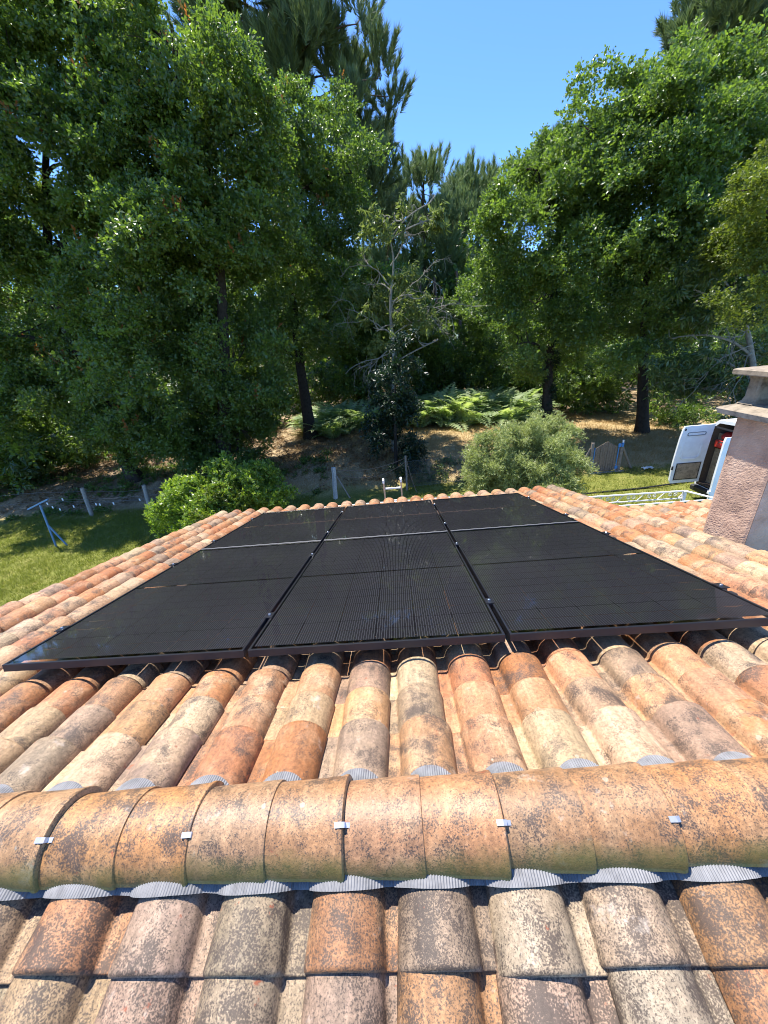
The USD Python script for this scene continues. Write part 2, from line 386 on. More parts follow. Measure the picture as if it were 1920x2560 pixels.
def ground_z(x, y):
    x, y = np.asarray(x, float), np.asarray(y, float)
    bank = 0.75 * sstep(13.5, 16.2, y) * (1 - 0.75 * sstep(5.5, 8.5, x))
    z = bank + 0.012 * np.clip(y - 16, 0, 60)
    n = meshkit.fbm(np.stack([x * 0.6, y * 0.6, 0 * x], -1), 3, 5) - 0.5
    return z + n * (0.10 + 0.22 * sstep(13, 17, y)) * (1 - 0.6 * sstep(60, 100, y))


gx = np.unique(np.round(np.r_[np.linspace(-400, -40, 16), np.linspace(-40, -20, 30), np.arange(-20, 20.01, 0.3), np.linspace(20, 45, 40), np.linspace(45, 400, 16)], 3))
gy = np.unique(np.round(np.r_[np.linspace(-300, -10, 12), np.arange(-10, 4, 1.0), np.arange(4, 30, 0.3), np.linspace(30, 60, 40), np.linspace(60, 500, 20)], 3))
X, Y = np.meshgrid(gx, gy, indexing="ij")
gm = grid(np.stack([X, Y, ground_z(X, Y)], -1))


def zone(p):
    x, y = p[:, 0], p[:, 1]
    j = meshkit.fbm(np.stack([x * 0.5, y * 0.5, 0 * x], -1), 4, 9) - 0.5
    straw = sstep(13.0, 14.2, y + 2.2 * j + 0.35 * np.clip(-x - 6, 0, 4) * 0)
    straw = np.maximum(straw, 0)
    litter = np.maximum(sstep(21.5, 25, y + 5 * j), sstep(-5.5, -8.5, x + 4 * j) * sstep(13.3, 14.5, y + j))
    litter = np.maximum(litter, 0.75 * sstep(-0.5, -4, x + 6 * j) * sstep(14, 15, y))
    return np.stack([straw, np.clip(litter, 0, 1), 0 * x], 1)


put("/World", "ground", gm, "ground_soil", smooth=True, kind="structure", prim={"zone": zone})

# ------------------------------------------------------------------ roof frame
A = math.radians(13)
CA, SA = math.cos(A), math.sin(A)
Z0 = 4.5
YR, ZR = -0.678, Z0 + 0.052          # where the crests of the two slopes would meet


def RW(u, v, h):
    """Far slope: across, down the slope, along its normal (0 = top of the solar panels) -> world."""
    return np.stack(np.broadcast_arrays(u, CA * np.asarray(v) + SA * np.asarray(h), -SA * np.asarray(v) + CA * np.asarray(h) + Z0), -1)


def far_frame(u, v, h, yaw=0.0):
    o = RW(u, v, h)
    c, s = math.cos(yaw), math.sin(yaw)
    ex, ey, ez = np.array([1, 0, 0.0]), np.array([0, CA, -SA]), np.array([0, SA, CA])
    return mat4(c * ex + s * ey, -s * ex + c * ey, ez, o)


def near_frame(u, d, h, yaw=0.0):
    """Near slope: d metres down from the ridge line of its pan plane."""
    ex, ey, ez = np.array([-1, 0, 0.0]), np.array([0, -CA, -SA]), np.array([0, -SA, CA])
    o = np.array([u, YR, ZR - 0.078]) + ey * d + ez * h
    c, s = math.cos(yaw), math.sin(yaw)
    return mat4(c * ex + s * ey, -s * ex + c * ey, ez, o)


H_PAN = -0.180
PR, PL = 0.2165, 0.2285


def col_x(k):
    return -0.03 + (PR if k > 0 else PL) * k


# one tile: a flat pan on the left and a tapering cover on the right that ends in a free edge; the piece carries a second, moulded joint at mid length
def tile_rings(L, fake, nose):
    out = []
    segs = [(0.0, fake), (fake, L)]
    for si, (a, b) in enumerate(segs):
        for t in (0.0, 0.35, 0.7):
            out.append((a + (b - a - 0.016) * t, 0.171 + 0.011 * t, 0.0705 + 0.0065 * t, 0, si))
        out.append((b - 0.012, 0.184, 0.0785, 0, si))
        out.append((b - 0.004, 0.1825, 0.0770, 0, si))
        out.append((b - 0.0006, 0.176, 0.0735 - nose * 0.3, 0, si))
    out.append((L, 0.163, 0.060, 1, 1))
    return out


def tile_ring(y, w, h, end, L, pitch, rise):
    e = 2 / 2.06
    t = np.radians(np.array([160, 146, 130, 114, 98, 82, 66, 50, 36, 22, 11, 4]))
    ax = 0.5 * w * np.sign(np.cos(t)) * np.abs(np.cos(t)) ** e
    az = h * np.abs(np.sin(t)) ** e
    xs = np.r_[-pitch + 0.5 * w - 0.028, -0.5 * w - 0.022, -0.5 * w - 0.006, -0.5 * w + 0.001, ax, 0.5 * w + 0.001, 0.5 * w - 0.010]
    zs = np.r_[0.003, 0.0, 0.0015, 0.009, az, 0.004, -0.001]
    if end:
        zs[:4] -= 0.011
    z = zs + rise * (y / L)
    return np.stack([xs, np.full(len(xs), y), z], 1)


def tile_mesh(pitch, L=0.395, fake=0.225, rise=0.012, jit=0.0, r=None, nose=0.012):
    rings = []
    for (y, w, h, end, si) in tile_rings(L, fake, nose):
        k = 1 + (r.uniform(-jit, jit) if r is not None else 0)
        rings.append(tile_ring(y, w * (1 + 0.0 * k), h * k, end, L, pitch, rise))
    P = np.stack(rings)
    g = grid(P)
    g.faces = g.faces[:, ::-1] if np.cross(P[0, 6] - P[0, 5], P[1, 5] - P[0, 5])[2] < 0 and False else g.faces
    v, f = g.vertices, g.faces
    n = np.cross(v[f[:, 1]] - v[f[:, 0]], v[f[:, 2]] - v[f[:, 0]])
    if n[:, 2].sum() < 0:
        g = trimesh.Trimesh(v, f[:, ::-1], process=False)
    return g


FAR_TINTS = [((0.66, 0.290, 0.120), 7), ((0.70, 0.365, 0.175), 7), ((0.74, 0.520, 0.310), 3), ((0.68, 0.430, 0.245), 4), ((0.58, 0.225, 0.085), 3), ((0.44, 0.310, 0.205), 2), ((0.52, 0.340, 0.215), 3)]
NEAR_TINTS = [((0.47, 0.35, 0.235), 5), ((0.44, 0.32, 0.215), 4), ((0.52, 0.355, 0.21), 3), ((0.52, 0.255, 0.115), 3), ((0.50, 0.40, 0.27), 3)]


def pick(r, table, scale=1.0):
    w = np.array([t[1] for t in table], float)
    c = np.array(table[r.choice(len(table), p=w / w.sum())][0])
    return np.clip(c * scale * r.uniform(0.88, 1.12) * (1 + r.uniform(-0.05, 0.05, 3)), 0, 0.85)


def tile_prims(r, table, fake, wear_range, cream=(0.2, 1.0)):
    sc_ = 0.60 if table is NEAR_TINTS else 0.54
    ta, tb = pick(r, table, sc_), pick(r, table, sc_)
    if r.random() < 0.3:
        tb = ta * r.uniform(0.9, 1.08)
    wa, wb = r.uniform(*wear_range, 2)
    ca, cb = r.uniform(*cream, 2)
    off = r.uniform(-40, 40, 3)
    off2 = r.uniform(-40, 40, 3)
    s = lambda p: (p[:, 1] > fake - 0.0003).astype(float)[:, None]
    return {"tc": lambda p: p + off + s(p) * (off2 - off) * 1.0,
            "tint": lambda p: ta + s(p) * (tb - ta),
            "wear": lambda p: np.stack([wa + s(p)[:, 0] * (wb - wa), ca + s(p)[:, 0] * (cb - ca), 0 * p[:, 0]], 1)}


# ------------------------------------------------------------------ the house
house = thing("house", "house under the weathered clay tile roof that fills the lower half", "house")
XL, XR = -2.92, 2.68
EAVE = 4.62
# wall: a closed box below the roof with the slopes on top
prof = np.array([(-6.0, 0.0), (4.15, 0.0), (4.15, RW(0, 4.32, H_PAN - 0.10)[2] - 0.02), (YR, ZR - 0.24), (-6.0, ZR - 0.24 - (YR + 6.0) * math.tan(A))])
wall = trimesh.creation.extrude_polygon(__import__("shapely").Polygon(prof), XR - XL - 0.36, engine="earcut")
wall.apply_transform(np.array([[0, 0, 1, XL + 0.18], [1, 0, 0, 0], [0, 1, 0, -0.3], [0, 0, 0, 1.0]]))
put(house, "wall", wall, "stucco_wall")
deck_far = np.array([RW(x, v, H_PAN - 0.018 - d) for x in (XL, XR) for v in (-0.62, EAVE - 0.10) for d in (0, 0.06)])
deck_near = np.array([np.array([x, y, ZR - 0.078 - 0.018 / CA - (YR - y) * math.tan(A) - d]) for x in (XL, XR) for y in (YR, -6.2) for d in (0, 0.06)])
roof = put(house, "roof", join(trimesh.convex.convex_hull(deck_far), trimesh.convex.convex_hull(deck_near)), "tile_underlay")
gut = tube(RW(np.linspace(XL, XR, 3), np.full(3, EAVE + 0.03), np.full(3, H_PAN - 0.07)), 0.06, 10)
put(house, "gutter", gut, "zinc_clip", smooth=40)

tr_ = np.random.default_rng(5)
NROW = 15
PX0, PX1 = -1.72, 1.72
for k in range(-12, 13):
    x = col_x(k)
    pitch = PR if k > 0 else PL
    eave = EAVE if k < 9 else 4.40
    for j in range(NROW + 1):
        e = -0.33 + 0.34 * j
        if e > eave + 0.12:
            continue
        if abs(x) < 1.66 and 0.75 < e < 3.8:
            continue                                   # wholly under the panels
        du, dy = tr_.normal(0, 0.0035), tr_.normal(0, 0.006)
        yaw = tr_.normal(0, 0.009)
        L = 0.395
        p0 = e - L + dy
        fk = 0.225
        if j == 0:
            L, fk = 0.33, 0.06
            p0 = e - L + dy
        lift = 0.0
        if k == -11 and j in (3, 4):                   # two slipped tiles near the left edge
            lift, yaw = 0.016, yaw + 0.035
        put(roof, "roof_tile", tile_mesh(pitch, L=L, fake=fk, jit=0.03, r=tr_), "clay_tile", smooth=42, m=far_frame(x + du, p0, H_PAN + lift + tr_.uniform(-0.002, 0.004), yaw),
            prim=tile_prims(tr_, FAR_TINTS, fk, (0.05, 1.0), (0.0, 0.7)))
# the short cut tile row right under the ridge on the far side, and the near slope
NX = [-0.97 + 0.0, -0.715, -0.487, -0.265, -0.040, 0.165, 0.382, 0.605, 0.825]
NX = [-1.18, -0.945] + NX[1:] + [1.045, 1.265]
for x in NX:
    for j in range(3):
        e = 0.243 + 0.34 * j
        L, fk = (0.395, 0.225) if j else (0.21, 0.03)
        put(roof, "roof_tile", tile_mesh(0.222, L=L, fake=fk, jit=0.02, r=tr_, nose=0.016, rise=0.009), "weathered_tile", smooth=42,
            m=near_frame(x + tr_.normal(0, 0.003), e - L + tr_.normal(0, 0.004), tr_.uniform(-0.001, 0.003), tr_.normal(0, 0.005)),
            prim=tile_prims(tr_, NEAR_TINTS, fk, (0.2, 1.2), (0.0, 0.4)))

# ridge tiles: half barrels lapping to the right, each with a moulded step at mid length
RY, RZ = -0.683, Z0 + 0.002
RIDGE_TINTS = [((0.62, 0.290, 0.115), 4), ((0.60, 0.325, 0.150), 4), ((0.54, 0.30, 0.15), 2)]
ANG = np.radians(np.linspace(-80, 78, 35))
SEAMS = [-2.40, -2.005, -1.605, -1.205, -0.815, -0.432, -0.042, 0.352, 0.752, 1.152, 1.552, 1.952, 2.352]


def ridge_mesh(L, r):
    st = [(-0.05, 0.1085), (0.06, 0.1130), (0.14, 0.1165), (0.188, 0.1192), (0.1955, 0.1182), (0.1972, 0.1135), (0.30, 0.1165), (0.37, 0.1205), (L - 0.010, 0.1240), (L - 0.003, 0.1232), (L, 0.1195), (L + 0.0005, 0.1060)]
    P = []
    for x, rad in [(q_, r_ * 0.985) for q_, r_ in st]:
        y, z = rad * np.sin(-ANG), rad * np.cos(ANG)
        # lip thickness along both long edges
        ii = np.array([0, -1])
        yy = np.r_[y[0] * 0.90, y[0] * 0.995, y, y[-1] * 0.995, y[-1] * 0.90]
        zz = np.r_[z[0] - 0.003, z[0] - 0.004, z, z[-1] - 0.004, z[-1] - 0.003]
        P.append(np.stack([np.full(len(yy), x), yy, zz], 1))
    g = grid(np.stack(P))
    v, f = g.vertices, g.faces
    n = np.cross(v[f[:, 1]] - v[f[:, 0]], v[f[:, 2]] - v[f[:, 0]])
    if n[:, 2].sum() < 0:
        g = trimesh.Trimesh(v, f[:, ::-1], process=False)
    return g


for i in range(len(SEAMS) - 1):
    x0, x1 = SEAMS[i], SEAMS[i + 1]
    L = x1 - x0
    off, off2 = tr_.uniform(-40, 40, 3), tr_.uniform(-40, 40, 3)
    ta, tb = pick(tr_, RIDGE_TINTS, 0.56), pick(tr_, RIDGE_TINTS, 0.56)
    tb = 0.5 * (ta + tb)
    w0 = tr_.uniform(0.25, 0.75)
    s = lambda p: (p[:, 0] > 0.1965).astype(float)[:, None]
    rt = put(house, "ridge_tile", ridge_mesh(L, tr_), "clay_ridge", smooth=40, m=at(x0, RY + tr_.normal(0, 0.0022), RZ + tr_.normal(0, 0.0022), tr_.normal(0, 0.008)),
             prim={"tc": lambda p: p + off, "tint": lambda p: ta + s(p) * (tb - ta),
                   "wear": lambda p: np.stack([np.full(len(p), w0), np.full(len(p), 0.30), np.clip(-p[:, 1] / 0.118, 0, 1) ** 1.6], 1)})
    # folded metal clip over the free end
    ca = math.radians(22 + tr_.uniform(-3, 5))
    rr = 0.1238
    cv = []
    for sx, rad in ((L - 0.020, rr), (L - 0.004, rr + 0.0012), (L + 0.0045, rr - 0.001), (L + 0.006, rr - 0.012), (L + 0.016, rr - 0.0145)):
        for da in np.radians([-2.7, 2.7]):
            cv.append((sx, -rad * math.sin(ca + da), rad * math.cos(ca + da)))
    clip = grid(np.array(cv).reshape(5, 2, 3))
    clip2 = clip.copy(); clip2.vertices = clip2.vertices * np.array([1, 0.985, 0.985])
    put(rt, "ridge_clip", join(trimesh.Trimesh(clip.vertices, clip.faces, process=False), clip2), "zinc_clip")

# pleated metal flashing under the ridge, draped over the covers on both slopes
def drape(xs, centres, w=0.186, h=0.078, pan=0.036):
    z = np.full_like(xs, pan)
    for c in centres:
        s = np.clip(np.abs(xs - c) / (0.5 * w * 1.06), 0, 1)
        z = np.maximum(z, pan + (h - pan) * (1 - s ** 2.2) ** 0.75)
    return z


xs = np.arange(-1.6, 1.7, 0.0016)
pleat = 0.0014 * np.sin(xs * 2 * np.pi / 0.0068)
rows = []
dn = drape(xs, NX, h=0.0815, pan=0.060, w=0.174)
up = (dn - 0.060) / 0.0215
wob = meshkit.fbm(np.stack([xs * 9, 0 * xs, 0 * xs], -1), 2, 4) - 0.5
for i, (dc, dp) in enumerate(((0.05, 0.05), (0.075, 0.075), (0.095, 0.093), (0.109, 0.105), (0.120, 0.1125))):
    dd = dp + (dc - dp) * up + 0.006 * wob * (i == 4)
    h = dn + pleat - 0.002 * (1 - up) * i + 0.001
    rows.append(np.stack([xs, YR - CA * dd - SA * h, ZR - 0.078 - SA * dd + CA * h], 1))
put(house, "ridge_flashing", grid(np.stack(rows)[::-1]), "flashing_alu", smooth=True)
rows = []
cf = [col_x(k) for k in range(-8, 9)]
df = drape(xs, cf, pan=0.030, h=0.083, w=0.172)
for v in (-0.62, -0.58, -0.55, -0.528):
    rows.append(RW(xs, np.full_like(xs, v) - 0.05 * (1 - (df - 0.03) / 0.053) * (v > -0.53), H_PAN + df + pleat))
put(house, "ridge_flashing", grid(np.stack(rows)), "flashing_alu", smooth=True)

# ------------------------------------------------------------------ chimney
chim = put(house, "chimney", box(2.735, 3.185, 1.24, 1.60, 2.5, 4.96), "chimney_render")


def rough_face(o, ex, ey, n, w, h, step, seed):
    a, b = np.meshgrid(np.arange(0, w + 1e-6, step), np.arange(0, h + 1e-6, step), indexing="ij")
    P = o + a[..., None] * ex + b[..., None] * ey
    d = meshkit.fbm(P * 125, 2, seed) * 0.0078 + meshkit.fbm(P * 12, 2, seed + 3) * 0.006
    edge = np.minimum(np.minimum(a, w - a), np.minimum(b, h - b))
    d = d * np.clip(edge / 0.02, 0.1, 1)
    return grid(P + d[..., None] * n)


ex3, ey3, ez3 = np.eye(3)
put(chim, "roughcast", rough_face(np.array([2.724, 1.603, 3.3]), -ey3, ez3, -ex3, 0.376, 1.68, 0.005, 1), "chimney_render", smooth=True)
put(chim, "roughcast", rough_face(np.array([2.724, 1.227, 3.3]), ex3, ez3, -ey3, 0.475, 1.68, 0.007, 2), "chimney_render", smooth=True)


def loft(sections):
    P = []
    for (x0, x1, y0, y1, z) in sections:
        b = 0.012
        P.append([(x0 + b, y0, z), (x1 - b, y0, z), (x1, y0 + b, z), (x1, y1 - b, z), (x1 - b, y1, z), (x0 + b, y1, z), (x0, y1 - b, z), (x0, y0 + b, z)])
    P = np.array(P, float)
    n, m = P.shape[:2]
    v = np.vstack([P.reshape(-1, 3), P[0].mean(0), P[-1].mean(0)])
    f = []
    for i in range(n - 1):
        for j in range(m):
            a, b, c, d = i * m + j, i * m + (j + 1) % m, (i + 1) * m + (j + 1) % m, (i + 1) * m + j
            f += [(a, b, c), (a, c, d)]
    for j in range(m):
        f += [(n * m, (j + 1) % m, j), (n * m + 1, (n - 1) * m + j, (n - 1) * m + (j + 1) % m)]
    return trimesh.Trimesh(v, np.array(f), process=False)


c0 = (2.72, 3.20, 1.225, 1.615)


def around(m, z):
    return (c0[0] - m, c0[1] + m, c0[2] - m, c0[3] + m, z)


put(chim, "chimney_crown", loft([around(0.0, 4.955), around(0.085, 4.972), around(0.095, 5.008), around(0.085, 5.018), around(0.03, 5.037), around(0.0, 5.052), around(-0.05, 5.056)]), "cast_concrete", smooth=30)
for (px, py) in ((2.775, 1.56), (3.145, 1.56), (2.775, 1.28), (3.145, 1.28)):
    put(chim, "chimney_pillar", loft([(px - 0.075, px + 0.075, py - 0.075, py + 0.075, 5.05), (px - 0.058, px + 0.058, py - 0.058, py + 0.058, 5.07), (px - 0.05, px + 0.05, py - 0.05, py + 0.05, 5.10), (px - 0.048, px + 0.048, py - 0.048, py + 0.048, 5.21), (px - 0.06, px + 0.06, py - 0.06, py + 0.06, 5.252)]), "cast_concrete", smooth=30)
put(chim, "chimney_cap", loft([around(0.065, 5.25), around(0.07, 5.257), around(0.07, 5.283), around(0.055, 5.290)]), "cast_concrete", smooth=25)
pot = trimesh.creation.revolve(np.array([(0.0, 0.0), (0.135, 0.0), (0.135, 0.02), (0.118, 0.035), (0.095, 0.30), (0.10, 0.33), (0.085, 0.33), (0.07, 0.05), (0.0, 0.05)]), sections=28)
pot.apply_translation([2.96, 1.42, 5.290])
put(chim, "chimney_pot", pot, "pot_cement", smooth=35)

# ------------------------------------------------------------------ lower roof beside the house
outb = thing("outbuilding", "lower tiled roof section beyond the chimney at the right", "outbuilding")
HL = -0.62
prof2 = np.array([RW(0, v, HL - d)[1:] for v, d in ((1.5, 0.02), (4.46, 0.02), (4.46, 0.09), (1.5, 0.09))])
dk2 = trimesh.convex.convex_hull(np.array([RW(x, v, HL - d) for x in (2.9, 6.4) for v in (1.2, 4.46) for d in (0.018, 0.09)]))
wl2 = box(3.1, 6.2, 0.2, RW(0, 4.1, HL)[1], -0.3, RW(0, 4.1, HL)[2] - 0.12)
put(outb, "wall", wl2, "stucco_wall")
roof2 = put(outb, "roof", dk2, "tile_underlay")
for q in range(14):
    x = 3.25 + 0.222 * q
    for j in range(8):
        e = 4.50 - 0.34 * j
        if e < 2.3:
            continue
        put(roof2, "roof_tile", tile_mesh(0.222, jit=0.02, r=tr_), "clay_tile", smooth=42, m=far_frame(x + tr_.normal(0, 0.004), e - 0.395 + tr_.normal(0, 0.006), HL + tr_.uniform(-0.002, 0.004), tr_.normal(0, 0.006)),
            prim=tile_prims(tr_, FAR_TINTS, 0.225, (0.05, 0.6), (0.2, 1.0)))

# ------------------------------------------------------------------ solar panels
W, LP, GAP, FR = 1.134, 1.762, 0.020, 0.035
LABELS = [["black solar panel in the front row, leftmost, nearest the left roof edge", "black solar panel in the middle of the front row, nearest the ridge", "black solar panel in the front row at right, toward the chimney"],
          ["black solar panel in the far row, leftmost, by the leafy shrubs", "black solar panel in the middle of the far row, in front of the ladder top", "black solar panel in the far row at right, before the grey-green bush"]]


def panel_matrix(i, row):
    u = -(1.5 * W + GAP) + i * (W + GAP)
    v = 0.0 if row == 0 else LP + 0.020
    s = 1.0 if row == 0 else 0.935
    ey = np.array([0, CA, -SA]) * s
    return mat4((1, 0, 0), ey, (0, SA, CA), RW(u, v, 0.0))


proto = thing("solar_panel", LABELS[0][0], "solar panel", panel_matrix(0, 0), "six black solar panels on the roof")
# frame: four mitred bars with a narrow lip
lip, dep = 0.011, FR
def bar_ring(a):
    return None
fr = []
for (x0, x1, y0, y1) in ((0, W, 0, lip), (0, W, LP - lip, LP), (0, lip, lip, LP - lip), (W - lip, W, lip, LP - lip)):
    fr.append((x0, x1, y0, y1))
put(proto, "frame_bar", box(*fr[0], -dep, 0, 0.0012), "black_anodised")
put(proto, "frame_bar", box(*fr[1], -dep, 0, 0.0012), "black_anodised")
put(proto, "frame_bar", box(*fr[2], -dep, 0, 0.0012), "black_anodised")
put(proto, "frame_bar", box(*fr[3], -dep, 0, 0.0012), "black_anodised")
gl = trimesh.Trimesh(np.array([(lip, lip, -0.003), (W - lip, lip, -0.003), (W - lip, LP - lip, -0.003), (lip, LP - lip, -0.003)], float), np.array([(0, 1, 2), (0, 2, 3)]), process=False)
put(proto, "cover_glass", gl, "panel_glass")
CW, CH, CG = 0.182, 0.091, 0.0022
mx = (W - 6 * CW - 5 * CG) / 2
my = (LP - 18 * CH - 16 * CG - 0.014) / 2
for r in range(18):
    for c in range(6):
        x0 = mx + c * (CW + CG)
        y0 = my + r * (CH + CG) + (0.014 - CG if r >= 9 else 0)
        put(proto, "solar_cell", box(x0, x0 + CW, y0, y0 + CH, -0.0062, -0.0056), "solar_cell",
            prim={"cuv": lambda p: np.stack([(p[:, 0] - x0) / CW, (p[:, 1] - y0) / CH, 0 * p[:, 0]], 1)})
for row in (0, 1):
    for i in range(3):
        if (row, i) == (0, 0):
            continue
        p = numbered("/World", "solar_panel")
        x = UsdGeom.Xform.Define(stage, p)
        x.GetPrim().GetReferences().AddInternalReference(proto)
        x.GetPrim().SetInstanceable(True)
        x.GetPrim().GetAttribute("xformOp:transform").Set(panel_matrix(i, row))
        tag(x.GetPrim(), LABELS[row][i], "solar panel", "six black solar panels on the roof")

for i, nm in enumerate(("left", "middle", "right")):
    x0 = -(1.5 * W + GAP) + i * (W + GAP)
    put("/World", "joint_strip", box(x0 + 0.004, x0 + W - 0.004, -0.005, 0.005, -0.02, 0.0003, 0.001), "seam_grey", m=far_frame(0, LP + 0.010, 0.0), label=f"thin bright metal strip between the near and far {nm} panels", cat="metal strip")
# rails under the panels
RAILS = [0.325, 1.352, 2.045, 3.05]
RLAB = ["black mounting rail under the front panels, nearest the ridge", "black mounting rail under the far half of the front panels", "black mounting rail under the near half of the far panels", "black mounting rail under the far edge of the far panels"]
for v, lb in zip(RAILS, RLAB):
    r = box(-1.80, 1.80, -0.02, 0.02, -0.034, 0.0, 0.002)
    p = put("/World", "mounting_rail", r, "dark_rail", m=far_frame(0, v, -0.037), label=lb, cat="mounting rail")
# clamps
cb = join(box(-0.021, 0.021, -0.030, 0.030, 0.0006, 0.0045, 0.001), box(-0.008, 0.008, -0.028, 0.028, -0.034, 0.0006))
bolt = trimesh.creation.revolve(np.array([(0, 0), (0.0075, 0), (0.0075, 0.006), (0.0055, 0.008), (0.003, 0.008), (0.003, 0.0055), (0, 0.0055)]), sections=10)
bolt.apply_translation([0, 0, 0.0046])
PLACE = {0: "between left and middle panels", 1: "between middle and right panels", 2: "on the outer left panel edge", 3: "on the outer right panel edge"}
ROWN = ["closest to the ridge", "second from the ridge", "third from the ridge", "farthest from the ridge"]
first = None
for q, u in enumerate((-0.577, 0.577, -(1.5 * W + GAP) - 0.009, (1.5 * W + GAP) + 0.009)):
    for j, v in enumerate(RAILS):
        lb = f"black clamp {PLACE[q]}, {ROWN[j]}"
        m = far_frame(u, v, 0.0)
        if first is None:
            first = thing("panel_clamp", lb, "panel clamp", m, "clamps holding the solar panels")
            put(first, "clamp_plate", cb, "black_anodised"); put(first, "bolt", bolt, "bolt_steel", smooth=30)
        else:
            p = numbered("/World", "panel_clamp")
            x = UsdGeom.Xform.Define(stage, p)
            x.GetPrim().GetReferences().AddInternalReference(first)
            x.GetPrim().SetInstanceable(True)
            x.GetPrim().GetAttribute("xformOp:transform").Set(m)
            tag(x.GetPrim(), lb, "panel clamp", "clamps holding the solar panels")

# ------------------------------------------------------------------ ladder against the eave
lad = thing("ladder", "top of a ladder with pale rung leaning on the far eave", "ladder")


def lad_pt(x, t):                      # t = 0 at the top
    return np.array([x, 4.63 + 0.30 * t, 3.62 - 0.954 * t])


for x in (-0.10, 0.195):
    a, b = lad_pt(x, 0.02), lad_pt(x, 3.6)
    ax = (b - a) / np.linalg.norm(b - a)
    r = box(-0.0125, 0.0125, -0.032, 0.032, 0, np.linalg.norm(b - a), 0.003)
    put(lad, "rail", r, "ladder_rail", m=mat4((1, 0, 0), np.cross(ax, (1, 0, 0)), ax, a))
    put(lad, "end_cap", box(-0.0155, 0.0155, -0.036, 0.036, -0.012, 0.055, 0.005), "white_plastic", m=mat4((1, 0, 0), np.cross(ax, (1, 0, 0)), ax, a))
for k in range(12):
    a = lad_pt(0, 0.21 + 0.28 * k)
    put(lad, "rung", tube([(-0.09, a[1], a[2]), (0.185, a[1], a[2])], 0.017, 8), "white_metal", smooth=40)

# ------------------------------------------------------------------ fence posts, ropes, wires, netting
def post(name, label, base, topx, r0, r1, mat_, seed, sides=9, brace=None):
    t = thing(name, label, "fence post", at(*base), "posts along the garden fence")
    g = np.random.default_rng(seed)
    b = np.array(base)
    d = np.array(topx) - b
    n = 7
    pts = np.array([d * s for s in np.linspace(-0.12, 1, n)]) + g.normal(0, 0.006, (n, 3))
    put(t, "post_shaft", tube(pts, np.linspace(r0, r1, n) * (1 + g.uniform(-0.06, 0.06, n)), sides), mat_, smooth=40)
    if brace is not None:
        put(t, "brace", tube([np.array(brace[0]) - b, np.array(brace[1]) - b], 0.032, 6), "weathered_wood", smooth=40)
    return t


post("fence_post", "leaning grey round wooden fence post nearest the blue T-shaped pole", (-13.3, 13.19, 0.0), (-13.19, 13.19, 1.30), 0.085, 0.075, "grey_post", 1)
post("fence_post", "leaning grey round wooden fence post between the shrubs and the post by the pole", (-10.37, 12.79, 0.0), (-10.23, 12.79, 1.33), 0.085, 0.07, "grey_post", 2)
post("fence_post", "grey fence post mostly hidden behind the bright green shrubs", (-8.75, 14.0, 0.2), (-8.68, 14.0, 1.42), 0.075, 0.07, "grey_post", 3)
post("fence_post", "pale square fence post with a diagonal brace, left of the ladder", (-2.53, 13.0, 0.0), (-2.43, 13.0, 1.35), 0.095, 0.085, "white_post", 4, sides=4, brace=((-2.37, 13.0, 1.02), (-1.91, 12.9, 0.0)))
post("fence_post", "thin dark wooden fence post right of the ladder, where netting starts", (0.48, 13.34, 0.0), (0.51, 13.34, 1.48), 0.05, 0.045, "weathered_wood", 5)


def sag(a, b, mid, n=14):
    return spline([a, mid, b], n)


rope = [("brown rope sagging low between the pale braced post and the thin post", (-2.38, 13.08, 1.06), (0.47, 13.3, 1.23), (-1.0, 13.15, 0.74)),
        ("upper brown rope drawn between the pale braced post and the thin post", (-2.36, 13.08, 1.19), (0.48, 13.3, 1.39), (-1.0, 13.15, 1.10)),
        ("brown rope hanging down to the left of the pale braced post", (-2.46, 13.0, 1.02), (-4.5, 13.1, 0.27), (-3.36, 13.05, 0.47)),
        ("thin brown guy rope running from the thin post down to the ground", (0.53, 13.3, 1.38), (0.86, 12.9, 0.02), (0.66, 13.1, 0.7))]
for lb, a, b, m_ in rope:
    top("rope", tube(sag(a, b, m_), 0.014, 5), "rope_fibre", lb, "rope", smooth=True)
for z, lb in ((1.15, "upper strand of fence wire between the two leaning posts at left"), (0.72, "lower strand of fence wire between the two leaning posts at left")):
    top("fence_wire", tube(spline([(-17.5, 13.5, z - 0.02), (-13.23, 13.14, z), (-11.7, 12.95, z - 0.04), (-10.27, 12.74, z), (-8.75, 13.94, z)], 24), 0.005, 4), "fence_wire", lb, "wire")
tags = [(-14.06, 0.93), (-14.8, 0.80), (-14.65, 0.62), (-14.38, 0.50), (-13.73, 0.58), (-12.73, 0.60), (-12.57, 0.57), (-11.97, 0.57), (-10.79, 0.64)]
tx = np.array([t[0] for t in tags]); order = np.argsort(tx)
line = [(-15.4, 13.0, 0.92)] + [(tags[i][0], 13.0, tags[i][1] + 0.055) for i in order] + [(-10.33, 12.78, 0.72)]
top("tag_cord", tube(line, 0.004, 4), "fence_wire", "thin dark cord carrying small white tags in front of the left fence", "cord")
ORD = ("leftmost", "second", "third", "fourth", "fifth", "sixth", "seventh", "eighth", "rightmost")
for w, i in zip(ORD, order):
    x, z = tags[i]
    top("white_tag", box(x - 0.028, x + 0.028, 12.993, 13.006, z - 0.05, z + 0.05, 0.004), "white_plastic", f"{w} small white tag, counted from the left, on the dark cord by the left fence", "tag", group="small white tags on the left fence cord")

